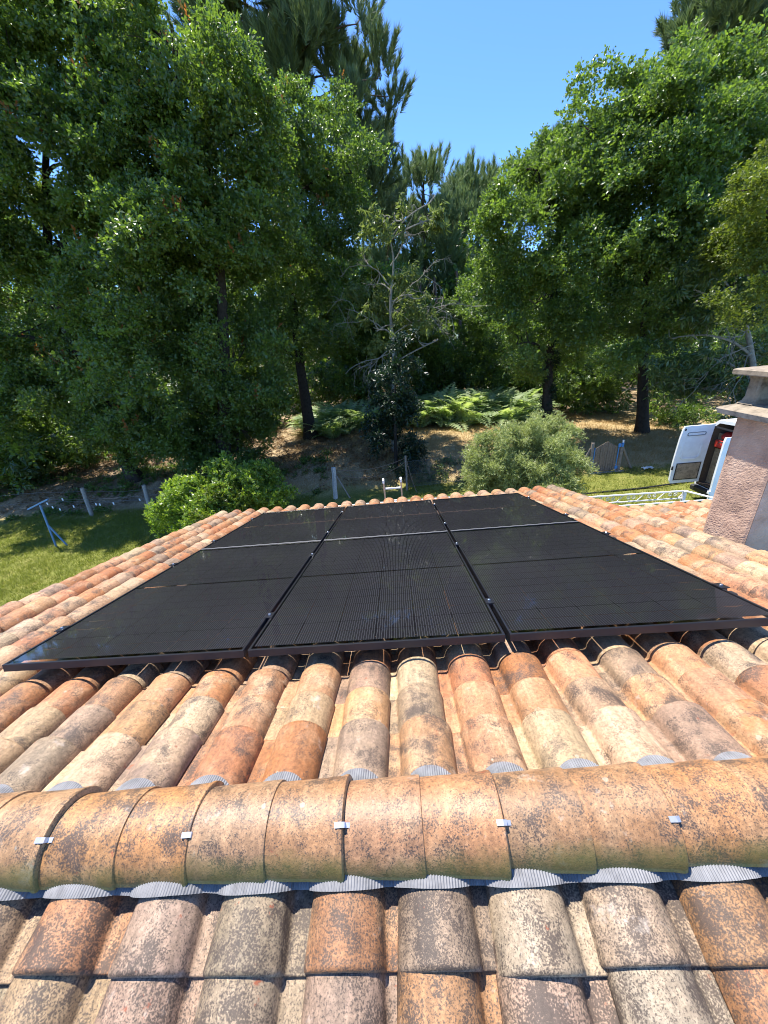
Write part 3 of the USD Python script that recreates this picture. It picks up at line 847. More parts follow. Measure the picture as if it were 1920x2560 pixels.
# chain-link netting right of the thin post: two families of zigzag strands on three wires
net = thing("wire_netting", "dark diamond wire netting stretched between thin post and grey-green bush", "wire netting")
NA, NB, NH = np.array([0.55, 13.36, 0.10]), np.array([4.9, 13.75, 0.10]), 1.12
ex = (NB - NA) / np.linalg.norm(NB - NA); wlen = np.linalg.norm(NB - NA)
for sgn, nm in ((1, "diagonal_wires"), (-1, "diagonal_wires")):
    parts = []
    for s in np.arange(-NH, wlen, 0.075):
        s0, s1 = s, s + NH
        lo, hi = max(0, -s0), min(NH, wlen - s0)
        if hi - lo < 0.05:
            continue
        z0, z1 = (lo, hi) if sgn > 0 else (NH - lo, NH - hi)
        parts.append(tube([NA + ex * (s0 + lo) + [0, 0.003 * sgn, z0], NA + ex * (s0 + hi) + [0, 0.003 * sgn, z1]], 0.0035, 3, cap=False))
    put(net, nm, join(*parts), "net_wire", kind="stuff")
for z in (0.02, 0.56, 1.12):
    put(net, "tension_wire", tube([NA + [0, 0, z], NB + [0, 0, z]], 0.006, 4), "net_wire")

# ------------------------------------------------------------------ blue T-shaped pole of a washing line
tp = thing("washing_line_pole", "leaning blue metal T-shaped washing line pole with a slanting brace", "washing line pole")
P0, P1, P2, P3 = np.array([-12.66, 10.5, -0.1]), np.array([-12.45, 10.5, 1.64]), np.array([-12.56, 10.5, 0.88]), np.array([-12.21, 10.5, -0.05])
put(tp, "pole", tube([P0, P1], 0.034, 10), "blue_paint", smooth=40)
put(tp, "crossbar", box(-0.48, 0.48, -0.03, 0.03, -0.02, 0.03, 0.004), "blue_paint", m=mat4(np.array([0.943, 0, 0.332]), (0, 1, 0), np.array([-0.332, 0, 0.943]), (-12.51, 10.5, 1.66)))
put(tp, "brace", tube([P2, P3], 0.030, 10), "blue_paint", smooth=40)
top("washing_line", tube(spline([(-12.2, 10.52, 1.80), (-9.5, 10.6, 1.62), (-7.3, 10.4, 1.75)], 14), 0.004, 4), "fence_wire", "thin washing line running from the blue pole into the shrubs", "washing line")

# ------------------------------------------------------------------ wooden gate
gate = thing("garden_gate", "low wooden gate with peaked top and blue side irons by the lawn", "garden gate")
gb = np.random.default_rng(8)
x0, x1, n = 8.27, 9.13, 9
for k in range(n):
    a, b = x0 + (x1 - x0) * k / n + 0.006, x0 + (x1 - x0) * (k + 1) / n - 0.006
    peak = lambda x: 1.0 + 0.25 * (1 - abs(x - 8.70) / 0.43)
    v = np.array([(a, -0.0, 0.0), (b, 0, 0.0), (b, 0, peak(b)), (a, 0, peak(a))])
    dy = gb.uniform(-0.009, 0.009)
    pr = trimesh.convex.convex_hull(np.vstack([v + [0, 13.58 + dy, 0.04], v + [0, 13.605 + dy, 0.04]]))
    put(gate, "board", pr, "dark_board")
put(gate, "rail", box(8.25, 9.15, 13.606, 13.64, 0.25, 0.34), "dark_board")
put(gate, "rail", box(8.25, 9.15, 13.606, 13.64, 0.82, 0.91), "dark_board")
put(gate, "side_iron", box(8.215, 8.245, 13.57, 13.60, 0.05, 1.06, 0.003), "bright_blue")
put(gate, "side_iron", box(9.165, 9.20, 13.57, 13.60, 0.02, 1.10, 0.003), "bright_blue")
put(gate, "hinge", box(9.15, 9.26, 13.56, 13.60, 1.02, 1.16, 0.004), "bright_blue")
put(gate, "hinge", box(9.14, 9.25, 13.56, 13.60, 0.10, 0.22, 0.004), "bright_blue")
put(gate, "sill", box(8.1, 9.5, 13.45, 13.56, -0.03, 0.03, 0.006), "grey_post")
gp = thing("gate_post", "left wooden gate post with a slanting brace", "gate post")
put(gp, "post_shaft", box(8.09, 8.20, 13.58, 13.68, -0.2, 1.27, 0.01), "weathered_wood")
put(gp, "brace", tube([(8.09, 13.66, 1.02), (7.74, 13.75, 0.0)], 0.042, 6), "weathered_wood", smooth=40)
gp = thing("gate_post", "right wooden gate post with white cap and long slanting brace", "gate post")
put(gp, "post_shaft", box(9.27, 9.38, 13.58, 13.68, -0.2, 1.14, 0.01), "weathered_wood")
put(gp, "brace", tube([(9.38, 13.66, 0.98), (9.93, 13.72, -0.03)], 0.045, 6), "weathered_wood", smooth=40)
put(gp, "insulator", box(9.31, 9.37, 13.59, 13.65, 1.17, 1.29, 0.012), "white_plastic")
put(gp, "blue_bracket", box(9.29, 9.36, 13.56, 13.60, 1.02, 1.18, 0.004), "bright_blue")
top("white_cloth", trimesh.Trimesh(*(lambda g: (g.vertices, g.faces))(grid(np.stack([np.add.outer(np.linspace(10.2, 10.62, 9), np.zeros(6)), np.add.outer(np.zeros(9), np.linspace(13.3, 13.52, 6)), 0.05 + 0.09 * np.random.default_rng(3).random((9, 6))], -1))), process=False), "white_plastic",
    "crumpled pale cloth lying on the ground between gate and van", "cloth", smooth=True)
top("garden_hose", tube(spline([(6.2, 11.3, 0.03), (7.49, 11.45, 0.03), (8.97, 11.53, 0.03), (10.55, 11.76, 0.03), (11.6, 11.95, 0.03)], 20), 0.032, 6), "hose_black", "black hose lying straight across the lawn before the gate", "hose", smooth=True)

# ------------------------------------------------------------------ white metal arbour frame beyond the lower roof
arb = thing("metal_arbour", "white metal arbour frame with scrollwork beyond the lower roof", "arbour")


def bar(a, b, r=0.015):
    return tube([a, b], r, 6)


Qz = 2.4
put(arb, "top_bar", bar((3.9, 5.93, Qz), (5.98, 5.87, Qz), 0.018), "white_metal", smooth=40)
put(arb, "lower_bar", bar((3.9, 5.93, Qz - 0.16), (5.98, 5.87, Qz - 0.16)), "white_metal", smooth=40)
put(arb, "near_bar", bar((3.9, 5.41, Qz), (6.25, 5.37, Qz), 0.016), "white_metal", smooth=40)
put(arb, "side_bar", bar((5.98, 5.87, Qz), (6.42, 5.05, Qz), 0.018), "white_metal", smooth=40)
put(arb, "corner_post", box(5.95, 6.01, 5.84, 5.90, 0, Qz, 0.004), "white_metal")
put(arb, "corner_post", box(3.87, 3.93, 5.9, 5.96, 0, Qz, 0.004), "white_metal")
put(arb, "corner_post", box(6.39, 6.45, 5.02, 5.08, 0, Qz, 0.004), "white_metal")


def scroll(cx, cz, r, turns, s, y):
    t = np.linspace(0, turns * 2 * np.pi, 22)
    rr = r * (1 - 0.75 * t / t[-1])
    return tube(np.stack([cx + s * rr * np.cos(t + np.pi / 2), np.full_like(t, y), cz + rr * np.sin(t + np.pi / 2)], 1), 0.0075, 4)


for q in range(5):
    cx = 4.05 + 0.42 * q
    y = 5.90
    zc = Qz - 0.085
    put(arb, "scroll", join(scroll(cx, zc + 0.012, 0.042, 1.2, 1, y), scroll(cx + 0.09, zc + 0.012, 0.042, 1.2, -1, y)), "white_metal", smooth=True)
    put(arb, "slanted_bar", bar((cx + 0.17, y, Qz - 0.155), (cx + 0.30, y, Qz - 0.02), 0.008), "white_metal")
ds = thing("vent_cowl", "small round pale vent cowl standing just behind the tile verge at right", "vent cowl")
put(ds, "stem", tube([(4.02, 4.75, 0.0), (4.02, 4.75, 2.58)], 0.03, 8), "dark_rail", smooth=40)
cw = trimesh.creation.revolve(np.array([(0, 0), (0.07, 0), (0.095, 0.03), (0.09, 0.05), (0.0, 0.062)]), sections=18); cw.apply_translation([4.02, 4.75, 2.58])
put(ds, "cowl", cw, "white_metal", smooth=40)

# ------------------------------------------------------------------ white van, rear to the left, both rear doors open
van = thing("white_van", "white high-roofed delivery van with both rear doors open behind the chimney", "van")
vx0, vx1, vy0, vy1, vz0, vz1 = 10.08, 15.6, 8.62, 10.60, 0.42, 2.66


def section(x, inset=0.0, z0=vz0, z1=vz1):
    pts = [(vy0 + 0.02, z0), (vy0 - 0.0, z0 + 0.25), (vy0 + 0.0, 1.35), (vy0 + 0.07, 2.15), (vy0 + 0.15, z1 - 0.16), (vy0 + 0.30, z1 - 0.02), (0.5 * (vy0 + vy1), z1 + 0.03),
           (vy1 - 0.30, z1 - 0.02), (vy1 - 0.15, z1 - 0.16), (vy1 - 0.07, 2.15), (vy1, 1.35), (vy1, z0 + 0.25), (vy1 - 0.02, z0)]
    c = np.array([0.5 * (vy0 + vy1), 0.5 * (z0 + z1)])
    p = np.array(pts)
    d = (c - p); d /= np.linalg.norm(d, axis=1, keepdims=True)
    p = p + d * inset
    return np.stack([np.full(len(p), x), p[:, 0], p[:, 1]], 1)


def shell(secs):
    P = np.stack([np.vstack([s_, s_[:1]]) for s_ in secs])
    return grid(P)


outer = shell([section(vx0), section(vx0 + 0.06, -0.01), section(12.5, -0.02), section(14.0, -0.01), section(14.6, 0.03), section(15.1, 0.22, vz0, 2.3), section(vx1, 0.5, vz0, 1.6)])
inner = shell([section(vx0, 0.10), section(14.2, 0.10)])
rim = grid(np.stack([np.vstack([section(vx0), section(vx0)[:1]]), np.vstack([section(vx0, 0.10), section(vx0, 0.10)[:1]])]))
put(van, "body", join(outer, rim), "van_white", smooth=35)
put(van, "load_lining", inner, "van_floor")
put(van, "load_floor", box(vx0 + 0.02, 14.2, vy0 + 0.10, vy1 - 0.10, vz0 + 0.10, vz0 + 0.14), "van_floor")
put(van, "bulkhead", box(13.9, 13.95, vy0 + 0.1, vy1 - 0.1, vz0 + 0.1, 2.5), "van_floor")
put(van, "bumper", box(vx0 - 0.14, vx0 + 0.05, vy0 + 0.02, vy1 - 0.02, 0.30, 0.48, 0.03), "van_seal")
put(van, "door_seal", join(box(vx0 - 0.012, vx0 - 0.002, vy1 - 0.145, vy1 - 0.10, 0.52, 2.35), box(vx0 - 0.012, vx0 - 0.002, vy0 + 0.1, vy0 + 0.145, 0.52, 2.35), box(vx0 - 0.012, vx0 - 0.002, vy0 + 0.2, vy1 - 0.2, 2.40, 2.45)), "van_seal")
put(van, "tail_lamp", box(vx0 - 0.035, vx0 + 0.02, vy1 - 0.12, vy1 - 0.015, 0.88, 1.52, 0.012), "lamp_red")
put(van, "tail_lamp", box(vx0 - 0.035, vx0 + 0.02, vy0 + 0.015, vy0 + 0.12, 0.88, 1.52, 0.012), "lamp_red")
for (wx, wy) in ((11.2, vy0 + 0.12), (11.2, vy1 - 0.12), (14.6, vy0 + 0.12), (14.6, vy1 - 0.12)):
    wv = trimesh.creation.revolve(np.array([(0.0, -0.1), (0.24, -0.1), (0.33, -0.11), (0.345, -0.06), (0.345, 0.06), (0.33, 0.11), (0.24, 0.1), (0, 0.1)]), sections=24)
    wv.apply_transform(trimesh.transformations.rotation_matrix(np.pi / 2, [1, 0, 0])); wv.apply_translation([wx, wy, 0.345])
    put(van, "wheel", wv, "tyre_rubber", smooth=35)
put(van, "windscreen", box(14.9, 15.0, vy0 + 0.2, vy1 - 0.2, 1.4, 2.0), "glass_dark")


def door(sign, y, bend):
    """A rear door standing open towards -x in the plane y; its upper half leans with the van's side."""
    zs = np.array([0.62, 0.72, 1.35, 2.1, 2.40, 2.52])
    wdt = np.array([0.90, 0.955, 0.97, 0.95, 0.93, 0.90])
    lean = np.array([0, 0, 0, 0.05, 0.09, 0.12]) * bend
    P = []
    for z, w_, l_ in zip(zs, wdt, lean):
        P.append([(vx0 - 0.035, y + l_ - 0.03, z), (vx0 - 0.035 - w_, y + l_ - 0.03, z), (vx0 - 0.035 - w_, y + l_ + 0.03, z), (vx0 - 0.035, y + l_ + 0.03, z), (vx0 - 0.035, y + l_ - 0.03, z)])
    P = np.array(P)
    g = grid(P)
    v, f = g.vertices, list(map(tuple, g.faces))
    for r_ in (0, len(zs) - 1):
        b_ = r_ * 5
        f += [(b_, b_ + 1, b_ + 2), (b_, b_ + 2, b_ + 3)]
    return trimesh.Trimesh(v, np.array(f), process=False)


fd = put(van, "rear_door", door(1, 10.43, -0.5), "van_white", label="rear door swung open to the left with a plywood lower panel")
yf = 10.395
put(fd, "plywood_panel", box(9.22, 9.93, yf - 0.013, yf + 0.002, 0.76, 1.28, 0.003), "ply_dirty")
put(fd, "panel_seal", join(box(9.19, 9.96, yf - 0.010, yf + 0.002, 0.73, 0.755), box(9.19, 9.96, yf - 0.010, yf + 0.002, 1.283, 1.305), box(9.19, 9.217, yf - 0.010, yf + 0.002, 0.755, 1.283), box(9.933, 9.96, yf - 0.010, yf + 0.002, 0.755, 1.283)), "van_seal")


def ring(x0_, x1_, z0_, z1_, r, w_, y_, d_):
    import shapely
    o = shapely.box(x0_ + r, z0_ + r, x1_ - r, z1_ - r).buffer(r, quad_segs=5)
    i_ = o.buffer(-w_)
    e = trimesh.creation.extrude_polygon(o.difference(i_), d_, engine="earcut")
    e.apply_transform(np.array([[1, 0, 0, 0], [0, 0, -1, y_], [0, 1, 0, 0], [0, 0, 0, 1.0]]))
    return e


put(fd, "pressed_panel", ring(9.22, 9.86, 1.42, 2.12, 0.16, 0.05, 10.392, 0.016), "van_white")
put(fd, "pressed_slot", ring(9.28, 9.84, 2.20, 2.31, 0.05, 0.012, 10.365, 0.012), "glass_dark")
put(fd, "door_latch", box(9.05, 9.10, 10.37, 10.40, 1.10, 1.22, 0.004), "van_seal")
put(fd, "door_latch", box(9.16, 9.20, 10.335, 10.36, 2.38, 2.45, 0.004), "van_seal")
nd = put(van, "rear_door", door(-1, 8.79, 0.5), "van_white", label="rear door nearer the chimney, outer side with black handle")
put(nd, "door_handle", box(9.24, 9.42, 8.742, 8.762, 1.06, 1.22, 0.006), "van_seal")
put(nd, "hinge", box(9.04, 9.085, 8.75, 8.83, 0.9, 0.98, 0.004), "van_white")
# load inside
cg = thing("red_toolbox", "red tool case standing high inside the open van", "tool case")
put(cg, "case", box(10.18, 10.75, 9.80, 10.38, 1.785, 2.02, 0.03), "van_red"); put(cg, "case_handle", tube(spline([(10.17, 9.95, 1.95), (10.13, 10.08, 1.99), (10.17, 10.2, 1.95)], 8), 0.015, 6), "van_seal")
sh = thing("shelf", "plain wooden shelf unit inside the open van", "shelf")
put(sh, "shelf_board", box(10.3, 12.5, 9.3, 10.42, 1.73, 1.77), "van_floor"); put(sh, "shelf_side", box(10.3, 10.34, 10.05, 10.42, 0.57, 2.2), "ply_dirty"); put(sh, "shelf_side", box(12.4, 12.44, 9.3, 10.42, 0.57, 2.2), "ply_dirty")
bg = thing("red_bag", "crumpled red bag on top of the tool case in the van", "bag")
s_ = trimesh.creation.icosphere(3, 1.0); nn = meshkit.fbm(s_.vertices * 2.3 + 5, 3, 4) - 0.5
s_.vertices = s_.vertices * (1 + 0.5 * nn[:, None]) * np.array([0.24, 0.26, 0.14]) + np.array([10.45, 10.1, 2.14])
put(bg, "cloth", s_, "van_red", smooth=True)

# ------------------------------------------------------------------ where the trees stand: (x, y, z, radius) of the leafy masses, and points along the trunks
BLOBS = {
    'left_oak': [(-10.7, 14.9, 14.7, 1.37), (-9.4, 15.7, 15.7, 1.39), (-12.3, 16.4, 13.7, 2.16), (-9.9, 17.1, 14.9, 2.16), (-10.3, 15.3, 12.2, 2.23), (-13.7, 16.0, 11.6, 2.26), (-12.7, 16.7, 10.6, 2.42), (-13.0, 14.9, 13.5, 2.1), (-15.5, 15.7, 10.7, 2.43), (-8.2, 16.4, 15.8, 1.26), (-15.6, 17.1, 8.7, 2.28), (-8.2, 15.3, 12.2, 1.93), (-17.4, 16.0, 7.4, 2.23), (-7.8, 16.7, 17.0, 1.17), (-8.4, 14.9, 16.2, 1.28), (-12.0, 15.7, 16.0, 1.14), (-12.8, 16.4, 8.3, 1.51), (-10.6, 17.1, 10.7, 1.47), (-9.0, 15.3, 10.7, 1.02), (-9.4, 16.0, 13.3, 1.27), (-13.8, 16.7, 6.2, 1.45), (-14.2, 14.9, 5.4, 1.35), (-12.5, 15.7, 4.5, 1.25), (-16.4, 16.4, 6.2, 1.44)],
    'middle_oak': [(-5.7, 14.2, 13.6, 1.44), (-4.8, 14.9, 13.2, 1.42), (-7.1, 15.7, 13.0, 1.93), (-5.4, 16.4, 12.1, 2.21), (-6.7, 14.6, 10.8, 2.19), (-9.0, 15.3, 10.0, 2.23), (-5.1, 16.0, 10.3, 2.13), (-6.6, 14.2, 8.8, 2.41), (-9.4, 14.9, 7.7, 2.34), (-5.5, 15.7, 8.2, 2.22), (-8.0, 16.4, 6.5, 2.78), (-9.6, 14.6, 5.2, 2.29), (-6.0, 15.3, 5.6, 2.17), (-9.2, 16.0, 3.8, 2.2), (-6.0, 14.2, 14.6, 0.87), (-5.5, 14.9, 14.0, 0.69), (-4.1, 15.7, 12.7, 1.1), (-7.2, 16.4, 3.4, 1.69), (-7.1, 14.6, 13.8, 1.48), (-10.1, 15.3, 2.9, 1.27), (-8.6, 16.0, 2.1, 1.14), (-10.6, 14.2, 3.6, 1.09), (-6.3, 14.9, 2.7, 1.06), (-12.6, 15.7, 2.9, 1.11), (-14.2, 16.4, 3.5, 1.05), (-8.9, 14.6, 1.9, 0.98), (-7.2, 15.3, 1.8, 0.92), (-11.7, 16.0, 2.2, 1.06), (-5.3, 14.2, 3.7, 0.99)],
    'right_leaning_oak': [(-2.8, 19.9, 14.2, 1.38), (-1.5, 20.6, 14.9, 1.05), (-4.2, 21.4, 13.9, 2.07), (-2.1, 22.1, 14.0, 1.74), (-0.9, 20.3, 12.8, 1.27), (-3.8, 21.0, 12.0, 2.32), (-1.9, 21.7, 12.0, 1.79), (-5.1, 19.9, 10.6, 2.09), (-3.3, 20.6, 9.9, 2.18), (-3.4, 21.4, 7.7, 1.72), (-5.1, 22.1, 8.5, 2.42), (-3.0, 20.3, 6.1, 1.27), (-6.0, 21.0, 6.0, 1.99), (-0.5, 21.7, 12.7, 0.88), (-4.8, 19.9, 14.4, 1.03)],
    'tall_pine': [(-7.9, 30.3, 23.9, 1.87), (-5.9, 31.4, 24.0, 2.68), (-3.6, 32.6, 24.9, 1.75), (-7.3, 33.7, 23.1, 2.7), (-4.2, 30.9, 21.6, 2.23), (-3.3, 32.0, 23.1, 1.51), (-0.7, 33.1, 23.5, 1.09), (-0.2, 30.3, 22.8, 0.66), (-4.4, 31.4, 26.1, 2.57), (-1.9, 32.6, 21.9, 1.44), (-1.9, 33.7, 21.2, 1.66), (0.8, 30.9, 20.7, 0.75), (1.3, 32.0, 20.3, 0.89), (0.2, 33.1, 19.1, 1.25), (-1.1, 30.3, 18.1, 1.41), (-9.0, 31.4, 25.2, 1.67), (-10.4, 32.6, 24.1, 1.54), (-0.3, 33.7, 17.4, 1.46), (0.7, 30.9, 15.3, 1.37), (-1.1, 32.0, 15.2, 1.72), (1.8, 33.1, 17.0, 0.92), (-7.3, 30.3, 25.4, 1.81)],
    'far_pine': [(4.0, 36.3, 16.5, 1.54), (3.7, 37.4, 15.4, 2.35), (5.5, 38.6, 15.8, 2.07), (6.5, 39.7, 17.4, 1.04), (1.9, 36.9, 14.7, 2.01), (4.7, 38.0, 12.9, 3.17), (7.3, 39.1, 13.5, 2.16), (2.0, 36.3, 12.0, 2.39), (3.3, 37.4, 17.7, 0.72), (4.9, 38.6, 18.0, 0.84), (6.0, 39.7, 18.2, 0.69), (0.5, 36.9, 13.4, 2.05), (1.6, 38.0, 10.2, 2.93), (5.4, 39.1, 10.0, 3.01), (-0.7, 36.3, 12.0, 2.06), (0.2, 37.4, 14.9, 1.53)],
    'far_pine_2': [(10.0, 44.3, 18.2, 1.4), (9.6, 45.4, 16.6, 2.24), (11.7, 46.6, 18.1, 1.07), (8.8, 47.7, 15.9, 3.03), (10.4, 44.9, 13.8, 2.9), (9.1, 46.0, 18.8, 0.81)],
    'far_pine_3': [(16.5, 44.3, 20.0, 1.13), (17.2, 45.4, 18.8, 1.97), (16.1, 46.6, 18.3, 1.63), (19.3, 47.7, 17.7, 2.52)],
    'back_right_pine': [(18.2, 26.3, 18.9, 1.63), (20.5, 27.4, 19.6, 2.1), (18.5, 28.6, 19.6, 1.22), (22.2, 29.7, 18.9, 2.11), (17.1, 26.9, 18.1, 0.96), (17.5, 28.0, 20.3, 0.73), (23.1, 29.1, 18.8, 2.29), (19.7, 26.3, 20.4, 1.76), (18.5, 27.4, 21.1, 1.23), (17.6, 28.6, 19.9, 0.58)],
    'right_oak': [(5.9, 17.6, 10.5, 0.97), (5.5, 18.4, 9.7, 1.12), (7.0, 19.1, 11.4, 1.11), (8.6, 19.8, 12.1, 1.48), (8.8, 18.0, 12.5, 1.32), (10.0, 18.7, 13.3, 1.03), (6.2, 19.4, 8.7, 1.68), (7.3, 17.6, 9.3, 1.83), (9.4, 18.4, 11.0, 1.98), (5.4, 19.1, 7.6, 1.04), (7.6, 19.8, 6.8, 2.18), (9.0, 18.0, 7.8, 2.11), (10.9, 18.7, 11.9, 1.8), (9.4, 19.4, 4.8, 1.72), (6.1, 17.6, 5.1, 1.21), (7.3, 18.4, 3.7, 0.79), (6.0, 19.1, 11.8, 0.37), (9.2, 19.8, 14.2, 0.41)],
    'far_right_oak': [(9.9, 16.1, 12.5, 1.02), (11.3, 16.9, 13.0, 1.05), (13.0, 17.6, 12.9, 1.24), (14.7, 18.2, 13.0, 1.29), (10.5, 16.5, 11.1, 1.89), (12.8, 17.2, 11.5, 1.94), (15.0, 17.9, 11.8, 1.69), (10.0, 16.1, 8.9, 1.98), (12.5, 16.9, 9.4, 2.02), (14.7, 17.6, 9.9, 1.91), (12.1, 18.2, 6.9, 2.17), (10.3, 16.5, 5.4, 1.54), (12.6, 17.2, 7.6, 1.84), (13.2, 17.9, 5.7, 1.46), (15.0, 16.1, 8.5, 1.52), (11.8, 16.9, 13.5, 0.48)],
    'yellow_tree': [(9.8, 10.9, 8.4, 0.57), (10.7, 11.7, 8.9, 0.59), (11.8, 12.3, 7.9, 1.01), (11.6, 13.1, 7.6, 0.76), (10.9, 11.3, 6.6, 0.97), (10.4, 12.0, 7.9, 0.37), (12.3, 12.7, 8.5, 1.19), (10.6, 10.9, 5.8, 0.57)],
    'chestnut': [(12.0, 14.4, 6.7, 1.08), (13.9, 15.2, 5.6, 1.32), (12.4, 15.8, 5.7, 1.05), (14.7, 16.6, 3.9, 1.5), (11.7, 14.8, 4.0, 0.88), (15.3, 15.5, 3.2, 1.52), (13.8, 16.2, 2.5, 1.17), (14.3, 14.4, 2.1, 0.98), (11.2, 15.2, 4.8, 0.64)],
    'pale_tree': [(0.1, 15.9, 9.8, 0.53), (0.8, 16.6, 10.0, 0.55), (2.2, 17.4, 10.6, 0.42), (-0.3, 18.1, 8.0, 0.99), (1.3, 16.3, 7.4, 0.91), (1.8, 17.0, 6.5, 0.97), (0.5, 17.7, 7.1, 0.9), (2.2, 15.9, 5.6, 0.76), (-0.3, 16.6, 6.2, 0.96), (2.4, 17.4, 10.1, 0.32), (1.1, 18.1, 8.3, 0.62)],
    'dark_column': [(0.3, 13.9, 4.7, 0.69), (0.1, 14.7, 3.4, 0.97), (0.3, 15.3, 1.8, 1.05), (-0.3, 16.1, 2.3, 0.71), (0.2, 14.3, 1.0, 0.77), (0.8, 15.0, 3.3, 0.62), (-0.3, 15.7, 3.8, 0.6), (0.7, 13.9, 5.5, 0.45)],
    'back_bush': [(-1.8, 25.3, 9.4, 1.48), (-2.7, 26.4, 7.3, 1.6), (-1.9, 27.6, 5.6, 1.72), (-0.2, 28.7, 4.6, 1.5), (-2.5, 25.9, 3.6, 1.11), (-3.3, 27.0, 9.1, 1.59), (-0.8, 28.1, 7.8, 1.69), (1.3, 25.3, 6.7, 1.29), (2.0, 26.4, 5.0, 1.52), (1.2, 27.6, 8.7, 1.35)],
    'back_bush_2': [(4.8, 25.3, 5.9, 2.07), (7.2, 26.4, 4.0, 1.94), (4.4, 27.6, 3.9, 1.74), (9.7, 28.7, 2.0, 1.54), (5.7, 25.9, 7.5, 1.54), (2.6, 27.0, 4.4, 1.42)],
    'back_bush_3': [(12.8, 22.9, 3.6, 1.69), (15.1, 23.6, 2.2, 1.52), (12.2, 24.4, 2.2, 1.57), (14.0, 25.1, 0.9, 0.96)],
    'back_bush_4': [(15.7, 19.9, 1.4, 1.32), (18.0, 20.6, 0.2, 1.16), (15.5, 21.4, 2.6, 1.37)],
    'left_bush': [(-16.6, 15.9, 4.7, 1.65), (-20.0, 16.6, 3.5, 2.16), (-20.6, 17.4, 1.3, 1.71), (-18.5, 18.1, 2.2, 1.51), (-15.7, 16.3, 5.9, 1.44)],
    'left_bush_2': [(-19.8, 22.9, 4.2, 1.79), (-22.9, 23.6, 2.8, 1.49), (-17.8, 24.4, 2.7, 1.65), (-19.1, 25.1, 5.6, 2.16)],
}
TRUNKS = {
    'left_oak': [(-12.72, 16.0, 3.11), (-12.55, 16.0, 4.59), (-13.25, 16.0, 6.67), (-13.13, 16.0, 9.2), (-11.69, 16.0, 12.78), (-10.14, 16.0, 15.64)],
    'middle_oak': [(-8.01, 15.3, 0.96), (-7.38, 15.3, 3.24), (-6.71, 15.3, 5.66), (-5.82, 15.3, 9.71), (-5.54, 15.3, 11.96), (-5.47, 15.3, 14.39)],
    'right_leaning_oak': [(-5.0, 21.0, 1.05), (-4.9, 21.0, 3.11), (-4.83, 21.0, 5.27), (-4.58, 21.0, 9.09), (-4.51, 21.0, 10.79), (-4.1, 21.0, 13.08), (-3.49, 21.0, 14.45)],
    'tall_pine': [(-9.31, 32.0, 5.25), (-8.1, 32.0, 10.88), (-6.38, 32.0, 19.9), (-5.38, 32.0, 23.53), (-4.39, 32.0, 27.02)],
    'far_pine': [(3.52, 38.0, 1.62), (3.77, 38.0, 7.36), (3.97, 38.0, 13.58), (4.17, 38.0, 17.93)],
    'far_pine_2': [(10.38, 46.0, 1.17), (10.33, 46.0, 11.08), (10.33, 46.0, 19.3)],
    'far_pine_3': [(18.91, 46.0, 2.19), (17.79, 46.0, 14.0), (17.07, 46.0, 20.82)],
    'back_right_pine': [(25.32, 28.0, 4.9), (23.21, 28.0, 11.77), (21.51, 28.0, 17.31), (20.15, 28.0, 21.74)],
    'right_oak': [(8.94, 20.5, 0.78), (8.67, 20.05, 4.1), (8.43, 19.6, 7.71), (8.55, 19.15, 11.32), (8.98, 18.7, 12.65)],
    'far_right_oak': [(13.17, 18.5, 0.58), (12.56, 18.18, 2.91), (11.99, 17.85, 5.26), (11.34, 17.52, 8.6), (11.02, 17.2, 11.65)],
    'yellow_tree': [(15.63, 12.0, -2.07), (13.41, 12.0, 3.99), (12.1, 12.0, 6.87), (11.2, 12.0, 8.56)],
    'chestnut': [(16.45, 15.5, 0.21), (15.53, 15.5, 2.87), (14.4, 15.5, 5.25), (13.21, 15.5, 6.73)],
    'pale_tree': [(0.09, 17.0, 1.48), (0.3, 17.0, 4.1), (0.42, 17.0, 5.63), (0.42, 17.0, 7.21), (0.63, 17.0, 8.37), (0.56, 17.0, 9.48)],
    'dark_column': [(0.05, 15.0, 0.07), (0.3, 15.0, 3.47), (0.45, 15.0, 5.33)],
}

# ------------------------------------------------------------------ vegetation
LEAF_LIB = UsdGeom.Scope
PR_CACHE = {}


def leaf_faces(base, tip, nrm, width, fold=0.18):
    """base, tip, nrm: (n, 3); a folded diamond of two triangles per leaf."""
    ax = tip - base
    L = np.linalg.norm(ax, axis=1, keepdims=True)
    a = ax / L
    side = np.cross(nrm, a)
    side /= np.linalg.norm(side, axis=1, keepdims=True) + 1e-9
    up = np.cross(a, side)
    w = np.reshape(width, (-1, 1))
    mid = base + ax * 0.45
    l, r = mid + side * w * 0.5 + up * w * fold, mid - side * w * 0.5 + up * w * fold
    v = np.stack([base, r, tip, l], 1).reshape(-1, 3)
    n = len(base)
    o = np.arange(n)[:, None] * 4
    f = np.concatenate([o + [0, 1, 2], o + [0, 2, 3]], 1).reshape(-1, 3)
    return v, f


def unit(v):
    return v / (np.linalg.norm(v, axis=-1, keepdims=True) + 1e-9)


